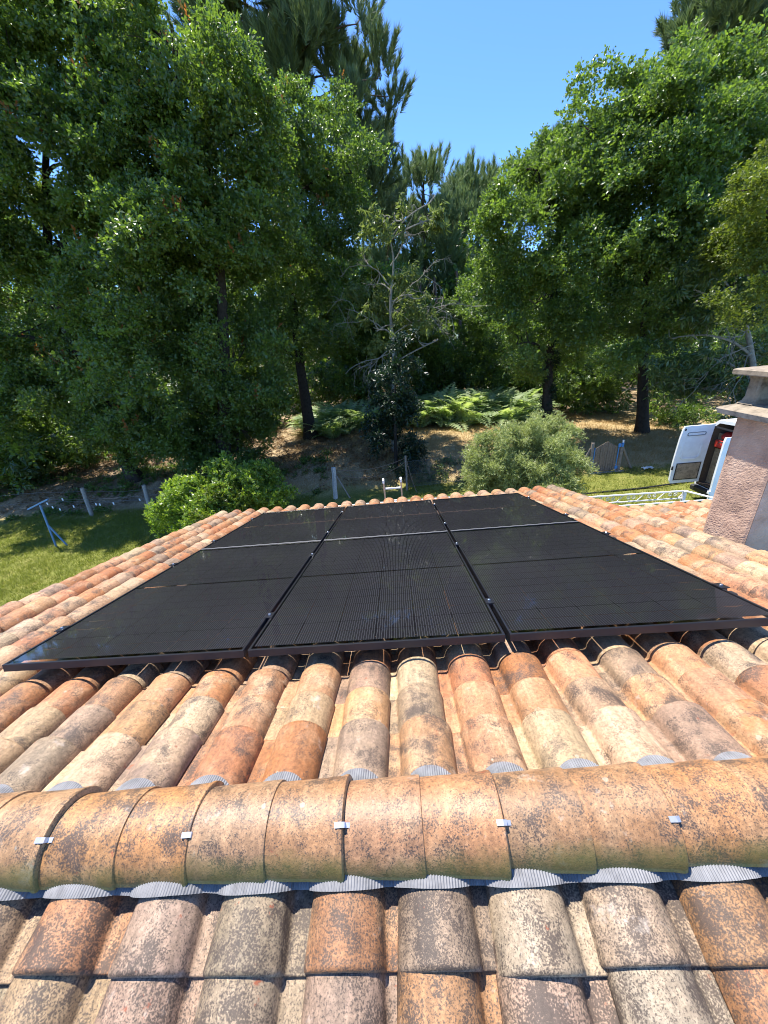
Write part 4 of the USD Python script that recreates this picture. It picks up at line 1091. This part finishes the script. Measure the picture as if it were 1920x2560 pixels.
def cluster(n, R, ll, lw, seed, flat=0.7, droop=0.0, upb=0.7, per_twig=7):
    """Leaves on short twigs that spread from the middle of a small spray."""
    g = np.random.default_rng(seed)
    nt = max(1, n // per_twig)
    B, T_, N = [], [], []
    for _ in range(nt):
        d = unit(g.normal(size=3) * [1, 1, flat] + [0, 0, 0.25])
        e = d * R * g.uniform(0.55, 1.05)
        for q in range(per_twig):
            s = (q + 0.7) / per_twig
            p = e * s ** 0.7 + g.normal(0, 0.03, 3) * R
            od = unit(d + g.normal(0, 0.8, 3) + [0, 0, -droop])
            ln = ll * g.uniform(0.65, 1.2)
            B.append(p); T_.append(p + od * ln); N.append(unit(np.array([0, 0, upb]) + g.normal(0, 0.45, 3)))
    B, T_, N = np.array(B), np.array(T_), np.array(N)
    lnn = np.linalg.norm(T_ - B, axis=1)
    v, f = leaf_faces(B, T_, N, lnn * lw / ll)
    tone = np.repeat(g.uniform(0, 1, len(B)), 4)
    return v, f, tone


def tuft(n, L, nl, seed):
    """Pine shoot along +z with needles swept forward."""
    g = np.random.default_rng(seed)
    z = g.uniform(0, 1, n) ** 0.8 * L
    ph = g.uniform(0, 2 * np.pi, n)
    tilt = np.radians(g.uniform(22, 62, n)) * (1 - 0.5 * z / L)
    d = np.stack([np.sin(tilt) * np.cos(ph), np.sin(tilt) * np.sin(ph), np.cos(tilt)], 1)
    b = np.stack([0 * z, 0 * z, z], 1)
    t = b + d * (nl * g.uniform(0.7, 1.1, n))[:, None]
    s = unit(np.cross(d, g.normal(size=(n, 3)))) * 0.011
    v = np.stack([b - s, b + s, t], 1).reshape(-1, 3)
    f = np.arange(3 * n).reshape(-1, 3)
    return v, f, np.repeat(g.uniform(0, 1, n), 3)


def fern_plant(seed, fr=8):
    g = np.random.default_rng(seed)
    V, F, Tn, o = [], [], [], 0
    for k in range(fr):
        az = 2 * np.pi * k / fr + g.uniform(-0.3, 0.3)
        L = g.uniform(0.8, 1.25)
        el = g.uniform(1.0, 1.5)
        s = np.linspace(0.15, 1, 13)
        ang = el - 1.5 * s ** 1.6
        st = np.cumsum(np.stack([np.cos(ang) * np.cos(az), np.cos(ang) * np.sin(az), np.sin(ang)], 1) * L / 13, 0)
        tdir = np.gradient(st, axis=0); tdir = unit(tdir)
        side = unit(np.cross(tdir, [0, 0, 1.0]))
        nrm = np.cross(side, tdir)
        for sg in (-1, 1):
            pl = 0.30 * L * np.sin(np.pi * np.clip(s, 0, 1) ** 0.7 * 0.93 + 0.12)
            tip = st + (sg * side + 0.55 * tdir - 0.15 * nrm) * pl[:, None]
            v, f = leaf_faces(st, tip, nrm, np.full(len(st), 0.075 * L), 0.05)
            V.append(v); F.append(f + o); Tn.append(np.full(len(v), g.uniform(0, 1))); o += len(v)
    return np.vstack(V), np.vstack(F), np.concatenate(Tn)


def grass_tuft(seed, n=14, h=0.10, spread=0.10):
    g = np.random.default_rng(seed)
    b = np.stack([g.normal(0, spread, n), g.normal(0, spread, n), np.zeros(n) - 0.01], 1)
    d = np.stack([g.normal(0, 0.4, n), g.normal(0, 0.4, n), np.ones(n)], 1) * (h * g.uniform(0.5, 1.2, n))[:, None]
    s = np.stack([g.normal(size=n), g.normal(size=n), 0 * b[:, 0]], 1)
    s = unit(s) * 0.006
    v = np.stack([b - s, b + s, b + d], 1).reshape(-1, 3)
    return v, np.arange(3 * n).reshape(-1, 3), np.repeat(g.uniform(0, 1, n), 3)


def quats_from(zdir, spin):
    """Rotations that take +z to zdir, after a spin about z: (n, 4) as w, x, y, z."""
    z = unit(zdir)
    w = 1 + z[:, 2]
    q = np.stack([w, -z[:, 1], z[:, 0], 0 * w], 1)
    bad = w < 1e-5
    q[bad] = [0, 1, 0, 0]
    q /= np.linalg.norm(q, axis=1, keepdims=True)
    c, s = np.cos(spin / 2), np.sin(spin / 2)
    return np.stack([q[:, 0] * c - q[:, 3] * s, q[:, 1] * c + q[:, 2] * s, q[:, 2] * c - q[:, 1] * s, q[:, 3] * c + q[:, 0] * s], 1)


def instancer(path, protos, pos, idx, quat, scale, kind="stuff"):
    """protos: [((v, f, tone), material)]"""
    pi = UsdGeom.PointInstancer.Define(stage, path)
    tg = []
    for i, ((v, f, tone), m) in enumerate(protos):
        p = f"{path}/spray_{i:03d}" if i else f"{path}/spray"
        g = usdkit.mesh(stage, p, (v, f), "/World/Looks/" + m)
        UsdGeom.PrimvarsAPI(g).CreatePrimvar("tone", TF, "vertex").Set(Vt.FloatArray.FromNumpy(tone.astype(np.float32)))
        tg.append(p)
    pi.CreatePrototypesRel().SetTargets([Sdf.Path(t) for t in tg])
    pi.CreateProtoIndicesAttr(Vt.IntArray.FromNumpy(np.asarray(idx, np.int32)))
    pi.CreatePositionsAttr(Vt.Vec3fArray.FromNumpy(np.ascontiguousarray(pos, np.float32)))
    pi.CreateOrientationsAttr(Vt.QuathArray([Gf.Quath(float(a), float(b), float(c), float(d)) for a, b, c, d in quat]))
    sc = np.asarray(scale, np.float32)
    pi.CreateScalesAttr(Vt.Vec3fArray.FromNumpy(np.repeat(sc[:, None], 3, 1) if sc.ndim == 1 else sc))
    tag(pi.GetPrim(), kind=kind)
    return pi


def scatter(blobs, dens, g, inner=0.5, squash=1.0, gap=0.36, gscale=0.55, clump=0.62):
    """Leafy boughs: small clumps set through the outer part of each mass, each fuller on top, with gaps between; returns positions, outward directions, clump numbers."""
    P, D, K, kn = [], [], [], 0
    bl = np.array(blobs)
    for (x, y, z, r) in blobs:
        rs = min(clump, 0.55 * r)
        m = max(3, int(1.25 * (r / rs) ** 2 * 1.9))
        d = unit(g.normal(size=(m, 3)))
        rad = r * (inner + (1.0 - inner) * g.random(m) ** 0.5)
        c = np.array([x, y, z]) + d * rad[:, None]
        depth = np.min(np.linalg.norm(c[:, None] - bl[None, :, :3], axis=2) / bl[None, :, 3], axis=1)
        keep = (depth > inner * 0.72) & (meshkit.fbm(c * gscale + 17.0, 3, 3) > gap)
        c, d = c[keep], d[keep]
        n = max(2, int(dens * 4 * np.pi * r * r / m))
        for ci, di in zip(c, d):
            k = g.poisson(n)
            s = g.uniform(0.6, 1.25) * rs
            q = unit(g.normal(size=(k, 3)) + [0, 0, 0.35])
            P.append(ci + q * (s * (0.25 + 0.75 * g.random(k) ** 0.5))[:, None] * np.array([1.15, 1.15, 0.75]))
            D.append(unit(0.6 * di + 0.6 * q)); K.append(np.full(k, kn)); kn += 1
    return np.vstack(P), np.vstack(D), np.concatenate(K)


def baked(path, protos, pos, idx, quat, scale, tone):
    """One mesh of all sprays of a crown, per material."""
    from scipy.spatial.transform import Rotation
    by = {}
    R = Rotation.from_quat(quat[:, [1, 2, 3, 0]]).as_matrix() * scale[:, None, None]
    for i, ((v, f, t), m) in enumerate(protos):
        s = np.where(idx == i)[0]
        if len(s):
            V = np.einsum("nij,vj->nvi", R[s], v) + pos[s][:, None]
            F = (f[None] + (np.arange(len(s)) * len(v))[:, None, None]).reshape(-1, 3)
            by.setdefault(m, []).append((V.reshape(-1, 3), F, (0.62 * t[None] + 0.38 * tone[s][:, None]).ravel()))
    for q, (m, l) in enumerate(by.items()):
        o = np.cumsum([0] + [len(x[0]) for x in l])
        v, f, t = np.vstack([x[0] for x in l]), np.vstack([x[1] + k for x, k in zip(l, o)]), np.concatenate([x[2] for x in l])
        g = usdkit.mesh(stage, path if q == 0 else f"{path}_{q:03d}", (v, f), "/World/Looks/" + m)
        UsdGeom.PrimvarsAPI(g).CreatePrimvar("tone", TF, "vertex").Set(Vt.FloatArray.FromNumpy(t.astype(np.float32)))
        tag(g.GetPrim(), kind="stuff")


OAK = [cluster(60, 0.44, 0.118, 0.080, s, per_twig=6, upb=0.38) for s in (1, 2, 3)]
BIG = [cluster(56, 0.48, 0.16, 0.10, s) for s in (4, 5)]
CHEST = [cluster(40, 0.42, 0.24, 0.07, s, droop=0.6, per_twig=8) for s in (6, 7)]
PALE = [cluster(36, 0.34, 0.21, 0.06, s, droop=0.9, per_twig=9) for s in (8, 9)]
OLIVE = [cluster(90, 0.26, 0.085, 0.020, s, flat=1.3, per_twig=10, upb=0.3) for s in (10, 11, 12)]
LAUREL = [cluster(48, 0.20, 0.095, 0.045, s, per_twig=8, upb=0.5) for s in (13, 14)]
IVY = [cluster(50, 0.34, 0.17, 0.08, s, droop=0.5) for s in (15, 16)]
PINE = [tuft(110, 0.55, 0.24, s) for s in (17, 18)]


def limbs(parent, trunk, blobs, g, bark, every=1, r0=0.11):
    tr = spline(trunk, 40)
    for (x, y, z, r) in blobs[::every]:
        e = np.array([x, y, z])
        below = tr[:, 2] < z - 0.25 * np.hypot(tr[:, 0] - x, tr[:, 1] - y)
        cand = np.where(below)[0]
        i = cand[-1] if len(cand) else len(tr) // 3
        i = max(i, 8)
        a = tr[i]
        mid = 0.5 * (a + e) + np.array([0, 0, 0.12 * np.linalg.norm(e - a)]) + g.normal(0, 0.12, 3)
        if np.linalg.norm(e - a) < 0.4:
            continue
        pts = spline([a, mid, e], 9)
        parts = [tube(pts, np.linspace(r0 * min(1.2, 0.5 + np.linalg.norm(e - a) / 6), 0.025, 9), 6)]
        for q in range(3):
            d = unit(g.normal(size=3) + [0, 0, 0.3]) * r * 0.8
            st = pts[g.integers(5, 9)]
            parts.append(tube(spline([st, st + 0.5 * d + g.normal(0, 0.1, 3), st + d], 6), np.linspace(0.03, 0.010, 6), 4))
        put(parent, "limb", join(*parts), bark, smooth=40)


def tree(key, name, label, cat, protos, dens, bark="bark", r_base=0.32, rust=0.0, gap=0.36, group=None, pine=False, scale=(0.75, 1.3), every=2, inner=0.6, upward=0.35, limb_r=0.11, no_limbs=False, clump=0.75, bake=False):
    bl = BLOBS[key]
    g = np.random.default_rng(sum(map(ord, key)))
    t = thing(name, label, cat, group=group)
    if key in TRUNKS:
        tr = [np.array(p) for p in TRUNKS[key]]
        gz = float(ground_z(tr[0][0], tr[0][1]))
        if tr[0][2] > gz - 0.1:
            d = tr[0] - tr[1]
            tr = [tr[0] + np.array([d[0] * 0.2, d[1] * 0.2, gz - 0.25 - tr[0][2]])] + tr if tr[0][2] - gz > 0.4 else [np.array([tr[0][0], tr[0][1], gz - 0.25])] + tr[1:]
        else:
            tr[0] = np.array([tr[0][0], tr[0][1], gz - 0.25])
        sp = spline(tr, 30)
        sp[1:-1, :2] += np.cumsum(g.normal(0, 0.012, (28, 2)), 0) * 0.5
        rr = r_base * (1 - 0.82 * np.linspace(0, 1, 30) ** 0.9) * (1 + 0.5 * np.exp(-np.linspace(0, 1, 30) * 18))
        put(t, "trunk", tube(sp, rr, 12), bark, smooth=40)
        if not no_limbs:
            limbs(t, tr, bl, g, bark, every, limb_r)
    if dens > 0:
        p, d, kk = scatter(bl, dens, g, inner=inner, gap=gap, clump=clump)
        n = len(p)
        if pine:
            z = unit(d * 0.55 + np.array([0, 0, 0.9]) + g.normal(0, 0.25, (n, 3)))
        else:
            z = unit(d * 0.5 + np.array([0, 0, 0.8]) + g.normal(0, 0.35, (n, 3)))
        idx = g.integers(0, len(protos), n)
        pr = list(protos)
        if rust:
            hi = (d[:, 2] > 0.15) & (meshkit.noise(p * 0.9, 8) > 0.62) & (g.random(n) < rust)
            pr.append((cluster(10, 0.32, 0.12, 0.06, 77, upb=0.4), "rust_leaf"))
            idx[hi] = len(pr) - 1
        q_, s_ = quats_from(z, g.uniform(0, 6.28, n)), g.uniform(*scale, n)
        if bake:
            kt = g.random(kk.max() + 1)
            baked(t + "/crown", pr, p, idx, q_, s_, 0.6 * kt[kk] + 0.4 * g.random(n))
        else:
            instancer(t + "/crown", pr, p, idx, q_, s_)
    return t


M = lambda shapes, m: [(s, m) for s in shapes]
mix_oak = M(OAK, "oak_leaf") + M(OAK[:1], "bright_oak_leaf")
tree("left_oak", "oak_tree", "tall dense oak at the far left with a leaning trunk", "oak tree", mix_oak, 6.0, r_base=0.30, rust=0.45, gap=0.27, bake=True)
tree("middle_oak", "oak_tree", "big dark oak with rusty young leaves behind the bright shrubs", "oak tree", mix_oak, 6.2, r_base=0.36, rust=0.45, gap=0.28, bake=True)
tree("right_leaning_oak", "oak_tree", "oak on a bare leaning trunk left of the pale bare-branched tree", "oak tree", mix_oak, 5.5, r_base=0.36, rust=0.30, gap=0.36, bake=True)
tree("right_oak", "oak_tree", "bright green oak on an ivy-dark trunk right of the clearing", "oak tree", M(OAK, "bright_oak_leaf") + M(OAK[:1], "oak_leaf"), 6.0, r_base=0.30, gap=0.34, bake=True)
tree("far_right_oak", "oak_tree", "large oak with a straight dark trunk just left of the van", "oak tree", M(OAK, "bright_oak_leaf") + M(OAK[:2], "oak_leaf"), 6.0, r_base=0.29, gap=0.34, bake=True)
tree("tall_pine", "pine_tree", "tallest pine, dark against the sky behind the left oaks", "pine tree", M(PINE, "pine_needle"), 5.0, bark="pine_bark", r_base=0.42, pine=True, scale=(1.5, 2.6), gap=0.42, every=1, clump=0.85)
tree("back_right_pine", "pine_tree", "pine topping the right edge above the bright oak", "pine tree", M(PINE, "pine_needle"), 5.0, bark="pine_bark", r_base=0.36, pine=True, scale=(1.4, 2.3), gap=0.42, every=1, clump=0.85)
tree("far_pine", "pine_tree", "distant pine with a ragged top in the middle of the sky gap", "pine tree", M(PINE, "far_pine_needle"), 3.0, bark="pine_bark", r_base=0.34, pine=True, scale=(1.7, 2.7), gap=0.44)
tree("far_pine_2", "pine_tree", "distant thin pine right of the ragged one, lowest against the sky", "pine tree", M(PINE, "far_pine_needle"), 2.6, bark="pine_bark", r_base=0.34, pine=True, scale=(1.9, 3.0), gap=0.34)
tree("far_pine_3", "pine_tree", "distant pine whose tip peeks over the left shoulder of the bright oak", "pine tree", M(PINE, "far_pine_needle"), 2.6, bark="pine_bark", r_base=0.34, pine=True, scale=(1.9, 3.0), gap=0.30)
tree("yellow_tree", "leafy_tree", "yellow-green tree reaching in at the right edge above the chimney", "tree", M(OAK, "yellow_leaf"), 8.0, r_base=0.16, gap=0.30, scale=(0.6, 0.95))
tree("chestnut", "chestnut_tree", "glossy-leaved chestnut with bare grey branches above the van", "chestnut tree", M(CHEST, "chestnut_leaf"), 4.2, bark="pale_bark", r_base=0.20, gap=0.42, every=1, limb_r=0.05)
pale = tree("pale_tree", "pale_tree", "thin pale tree with bare grey branches and few leaves in the middle", "tree", M(PALE, "pale_leaf"), 3.0, bark="pale_bark", r_base=0.15, gap=0.46, every=1, limb_r=0.04)
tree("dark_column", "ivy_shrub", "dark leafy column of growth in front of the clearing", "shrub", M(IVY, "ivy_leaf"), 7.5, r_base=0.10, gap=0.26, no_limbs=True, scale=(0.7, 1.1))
UNDER = M(OAK, "bright_oak_leaf") + M(CHEST[:1], "chestnut_leaf")
tree("back_bush", "understorey_shrub", "sunlit bright green understorey left of the pale tree", "shrub", M(BIG, "bright_oak_leaf") + M(BIG[:1], "yellow_leaf"), 7.0, gap=0.32, group=None)
tree("back_bush_2", "understorey_shrub", "rounded understorey shrub behind the light green ferns", "shrub", UNDER, 4.5, gap=0.32)
tree("back_bush_3", "understorey_shrub", "dark understorey shrub between the two right oak trunks", "shrub", UNDER, 5, gap=0.30)
tree("back_bush_4", "understorey_shrub", "understorey shrub behind the open van door", "shrub", UNDER, 5, gap=0.30)
tree("left_bush", "understorey_shrub", "dark green shrub at the left edge behind the blue pole", "shrub", mix_oak, 6, gap=0.28)
tree("left_bush_2", "understorey_shrub", "sunlit shrub seen under the far left oak", "shrub", M(OAK, "bright_oak_leaf"), 5, gap=0.32)

# bare branches of the pale tree and the chestnut
def bare(parent, start, direction, length, g, depth, radius, parts, curl=0.18):
    n = 9
    p = np.array(start, float); d = unit(np.array(direction, float))
    pts = [p.copy()]
    for i in range(n):
        d = unit(d + g.normal(0, curl, 3) + np.array([0, 0, -0.045]))
        p = p + d * length / n
        pts.append(p.copy())
    pts = np.array(pts)
    parts.append(tube(pts, np.linspace(radius, radius * 0.35, n + 1), 5 if depth else 4))
    if depth > 0:
        for q in range(4 if depth > 1 else 5):
            i = g.integers(3, n)
            nd = unit(d + g.normal(0, 0.65, 3))
            bare(parent, pts[i], nd, length * g.uniform(0.35, 0.6), g, depth - 1, radius * 0.55, parts, curl)


gb2 = np.random.default_rng(21)
for (s0, d0, L0) in (((0.42, 17.0, 6.4), (0.9, -0.2, 0.55), 2.6), ((0.45, 17.0, 7.3), (0.95, -0.1, 0.5), 2.5), ((0.4, 17.0, 7.9), (-0.8, -0.2, 0.7), 1.9), ((0.45, 17.0, 6.9), (1.0, -0.3, 0.25), 2.9),
                     ((0.4, 17.0, 5.6), (-0.9, -0.3, -0.25), 2.2), ((0.4, 17.0, 5.3), (-0.7, -0.5, -0.6), 2.6), ((0.42, 17.0, 5.0), (0.5, -0.5, -0.5), 2.0), ((0.5, 17.0, 8.6), (0.7, 0.1, 0.9), 1.8), ((0.5, 17.0, 6.0), (-1.0, 0.0, 0.4), 2.6)):
    parts = []
    bare(pale, s0, d0, L0, gb2, 2, 0.028, parts)
    put(pale, "bare_branch", join(*parts), "pale_bark", smooth=40)
chn = "/World/chestnut_tree"
for (s0, d0, L0) in (((14.4, 15.3, 5.2), (-0.9, -0.2, 0.1), 3.0), ((14.9, 15.3, 4.4), (-0.95, -0.3, -0.1), 3.4), ((14.9, 15.3, 4.0), (-0.9, -0.3, -0.4), 3.0), ((15.2, 15.3, 3.4), (-0.9, -0.3, -0.25), 3.0), ((14.0, 15.3, 5.8), (-0.8, -0.3, 0.4), 2.6), ((15.2, 15.3, 3.0), (-0.7, -0.4, -0.5), 2.4)):
    parts = []
    bare(chn, s0, d0, L0, gb2, 2, 0.026, parts)
    put(chn, "bare_branch", join(*parts), "pale_bark", smooth=40)
# ivy on the right oak trunk
gi = np.random.default_rng(4)
tr = spline([np.array(p) for p in TRUNKS["right_oak"]], 30)
ip = tr[gi.integers(0, 16, 150)] + unit(gi.normal(size=(150, 3))) * 0.30
instancer("/World/oak_tree_003/ivy", M(IVY, "ivy_leaf"), ip, gi.integers(0, 2, 150), quats_from(unit(gi.normal(size=(150, 3)) + [0, 0, .6]), gi.uniform(0, 6.28, 150)), gi.uniform(0.5, 0.9, 150))

# shrubs near the roof
def shrub(name, label, blobs, protos, dens, scale, gap, seed, stem=True):
    g = np.random.default_rng(seed)
    t = thing(name, label, "shrub")
    bl = np.array(blobs)
    c = bl[:, :2].mean(0)
    for k in range(7):
        b = bl[g.integers(0, len(bl))]
        a = np.array([c[0] + g.normal(0, 0.12), c[1] + g.normal(0, 0.12), -0.1])
        put(t, "stem", tube(spline([a, 0.5 * (a + b[:3]) + g.normal(0, 0.1, 3), b[:3]], 8), np.linspace(0.035, 0.012, 8), 5), "bark", smooth=40)
    p, d, kk = scatter(blobs, dens, g, inner=0.5, gap=gap, gscale=1.1, clump=0.28)
    n = len(p)
    z = unit(d * 0.7 + np.array([0, 0, 0.8]) + g.normal(0, 0.3, (n, 3)))
    instancer(t + "/foliage", protos, p, g.integers(0, len(protos), n), quats_from(z, g.uniform(0, 6.28, n)), g.uniform(*scale, n))


shrub("willow_bush", "rounded grey-green fine-leaved bush beyond the far eave", [(4.36, 11.0, 1.38, 1.1), (3.38, 11.0, 1.95, 0.81), (3.17, 10.6, 1.33, 0.81), (4.36, 11.2, 2.35, 0.74), (5.21, 11.2, 1.75, 0.96), (5.65, 10.8, 1.19, 0.82), (4.59, 10.4, 0.99, 0.8), (3.59, 10.4, 1.0, 0.67), (5.32, 10.4, 0.86, 0.67), (5.18, 11.3, 2.55, 0.5)],
      M(OLIVE, "olive_leaf"), 24.0, (0.8, 1.4), 0.22, 31)
shrub("laurel_shrub", "bright yellow-green shrub nearest the left roof corner", [(-5.22, 9.2, 1.85, 0.60), (-5.36, 8.8, 1.55, 0.52), (-4.9, 9.3, 1.4, 0.5), (-5.5, 9.3, 1.2, 0.55), (-5.2, 9.2, 0.6, 0.7)], M(LAUREL, "laurel_leaf") + M(LAUREL[:1], "yellow_leaf"), 27.0, (0.8, 1.3), 0.24, 32)
shrub("laurel_shrub", "low green shrub at the left of the bright shrubs by the lawn", [(-6.77, 9.5, 1.85, 0.51), (-6.86, 9.0, 1.5, 0.55), (-6.08, 9.0, 1.55, 0.52), (-6.11, 9.6, 1.95, 0.40), (-6.5, 9.2, 0.9, 0.75)], M(LAUREL, "laurel_leaf"), 22.0, (0.8, 1.3), 0.24, 33)
shrub("laurel_shrub", "taller green shrub at the right of the bright shrubs, against dark oaks", [(-4.87, 10.0, 2.16, 0.64), (-5.28, 10.2, 2.35, 0.50), (-4.35, 10.2, 1.9, 0.52), (-3.83, 9.9, 1.59, 0.45), (-4.52, 9.7, 1.5, 0.6), (-4.7, 10.0, 0.9, 0.8)], M(LAUREL, "laurel_leaf"), 22.0, (0.8, 1.3), 0.24, 34)
shrub("small_shrub", "small sparse shrub on the grass just right of the ladder", [(1.55, 10.6, 0.35, 0.35), (2.1, 10.7, 0.3, 0.32), (1.2, 10.8, 0.25, 0.25)], M(LAUREL, "olive_leaf"), 16.0, (0.6, 0.9), 0.42, 35)


# ferns, grass, straw, woodland: nobody could count them
def field(name, label, cat, protos, xy, g, scale, zoff=0.0, tilt=0.18):
    z = ground_z(xy[:, 0], xy[:, 1]) + zoff
    n = len(xy)
    pi = instancer("/World/" + name, protos, np.c_[xy, z], g.integers(0, len(protos), n), quats_from(unit(np.array([0, 0, 1.0]) + g.normal(0, tilt, (n, 3))), g.uniform(0, 6.28, n)), g.uniform(*scale, n))
    tag(pi.GetPrim(), label, cat)


gf = np.random.default_rng(41)
FERN = [(fern_plant(s), "fern_leaf") for s in (1, 2, 3)]
field("right_ferns", "bank of light green ferns behind the dry clearing", "ferns", FERN, np.c_[gf.uniform(1.4, 9.2, 330), 22.9 + gf.normal(0.4, 0.9, 330)], gf, (1.5, 2.3), -0.05)
field("left_ferns", "sunlit ferns between the leaning oak trunk and the dark leafy column", "ferns", FERN, np.c_[gf.uniform(-5.2, -0.6, 150), 23.6 + gf.normal(0, 1.0, 150)], gf, (1.2, 2.0), -0.05)
GT = [(grass_tuft(s), "grass_blade") for s in (1, 2, 3)]
ST = [(grass_tuft(s, 10, 0.13, 0.12), "straw_blade") for s in (4, 5)]
xy = np.vstack([np.c_[gf.uniform(-17, -3.5, 12000), gf.uniform(5.2, 13.6, 12000)], np.c_[gf.uniform(0.5, 13.5, 5500), gf.uniform(6.0, 13.9, 5500)]])
field("grass", "short green lawn grass beside and beyond the house", "grass", GT, xy, gf, (0.5, 1.4))
field("dry_grass", "dry straw-coloured grass of the clearing behind the fence", "dry grass", ST, np.c_[gf.uniform(-6, 15, 11000), gf.uniform(14, 23.5, 11000)], gf, (0.6, 1.3))

IV = M(IVY, "oak_leaf") + M(CHEST[:1], "bright_oak_leaf")
ux = np.r_[gf.uniform(-20, -3.2, 1300), gf.uniform(0.8, 4.6, 90)]
uy = np.r_[gf.uniform(13.4, 17.5, 1300), gf.uniform(13.8, 15.2, 90)]
kp = meshkit.fbm(np.stack([ux * 0.7, uy * 0.7, 0 * ux], -1), 3, 15) > 0.44
field("bank_undergrowth", "low dark undergrowth scattered over the shaded bank behind the fence", "undergrowth", IV, np.c_[ux, uy][kp], gf, (0.4, 0.9), 0.02, 0.3)
LIT = [(cluster(30, 0.55, 0.11, 0.07, s, flat=0.04, upb=1.5), "dead_leaf") for s in (61, 62)]
field("fallen_leaves", "brown fallen leaves strewn under the trees and on the bank", "fallen leaves", LIT, np.c_[gf.uniform(-20, 1, 1100), gf.uniform(14, 27, 1100)], gf, (0.7, 1.3), 0.03, 0.05)
TH = M(BIG, "oak_leaf") + M(BIG[:1], "bright_oak_leaf") + M(CHEST[:1], "chestnut_leaf")
tx_, ty_, hh = [], [], []
for (a, b, c, d, h, n) in ((-34, -8, 19, 28, 4.6, 1500), (10, 34, 22.5, 30, 5.0, 1300), (-8, 10, 26, 31, 4.6, 900), (-34, -16, 14.5, 19, 3.2, 420)):
    tx_.append(gf.uniform(a, b, n)); ty_.append(gf.uniform(c, d, n)); hh.append(np.full(n, h))
tx_, ty_, hh = np.concatenate(tx_), np.concatenate(ty_), np.concatenate(hh)
tz = ground_z(tx_, ty_) + 0.2 + hh * (0.35 + 0.9 * meshkit.fbm(np.stack([tx_ * 0.35, ty_ * 0.35, 0 * tx_], -1), 2, 33)) * gf.random(len(tx_)) ** 0.7
kp = meshkit.fbm(np.stack([tx_, ty_, tz], -1) * 0.6, 2, 14) > 0.40
tp_ = np.stack([tx_, ty_, tz], 1)[kp]; n = len(tp_)
pi = instancer("/World/thicket", TH, tp_, gf.integers(0, 4, n), quats_from(unit(np.array([0, -0.3, 0.9]) + gf.normal(0, 0.4, (n, 3))), gf.uniform(0, 6.28, n)), gf.uniform(1.1, 1.8, n))
tag(pi.GetPrim(), "dense leafy thicket filling the wood's edge under the tall trees", "thicket")
WOOD = M(BIG, "oak_leaf") + M(BIG[:1], "bright_oak_leaf")
nW = 8000
wx = gf.uniform(-75, 80, nW)
wy = gf.uniform(33, 60, nW)
hmax = 9.0 + 7.5 * meshkit.fbm(np.stack([wx * 0.12, wy * 0.12, 0 * wx], -1), 3, 6)
wz = ground_z(wx, wy) + hmax * gf.random(nW) ** 0.8
keep = meshkit.fbm(np.stack([wx, wy, wz], -1) * 0.35, 3, 12) > 0.42
wp = np.stack([wx, wy, wz], 1)[keep]
n = len(wp)
pi = instancer("/World/woodland", WOOD, wp, gf.integers(0, 3, n), quats_from(unit(np.array([0, -0.2, 0.9]) + gf.normal(0, 0.4, (n, 3))), gf.uniform(0, 6.28, n)), gf.uniform(2.2, 3.6, n))
tag(pi.GetPrim(), "far woodland of mixed green foliage that closes the view behind all trees", "woodland")
# bare trunks standing in the wood
gt = np.random.default_rng(51)
for k, (x, y) in enumerate([(1.5, 30.5), (2.6, 31.5), (4.4, 32.0), (0.2, 33.0), (5.8, 30.0), (-2.6, 31.0), (-14.5, 27.0), (-17.5, 25.5)]):
    rank = ("leftmost", "second", "third", "fourth", "fifth", "sixth", "seventh", "rightmost")[(4, 5, 6, 3, 7, 2, 1, 0)[k]]
    t = thing("woodland_trunk", f"{rank} dark slender woodland trunk, counted from the left, in deep shade", "tree trunk", group="slender trunks in the shaded wood")
    z = float(ground_z(x, y))
    put(t, "trunk", tube(spline([(x, y, z - 0.2), (x + gt.normal(0, .15), y, z + 4), (x + gt.normal(0, .3), y, z + 9)], 12), np.linspace(0.17, 0.08, 12), 8), "pine_bark", smooth=40)
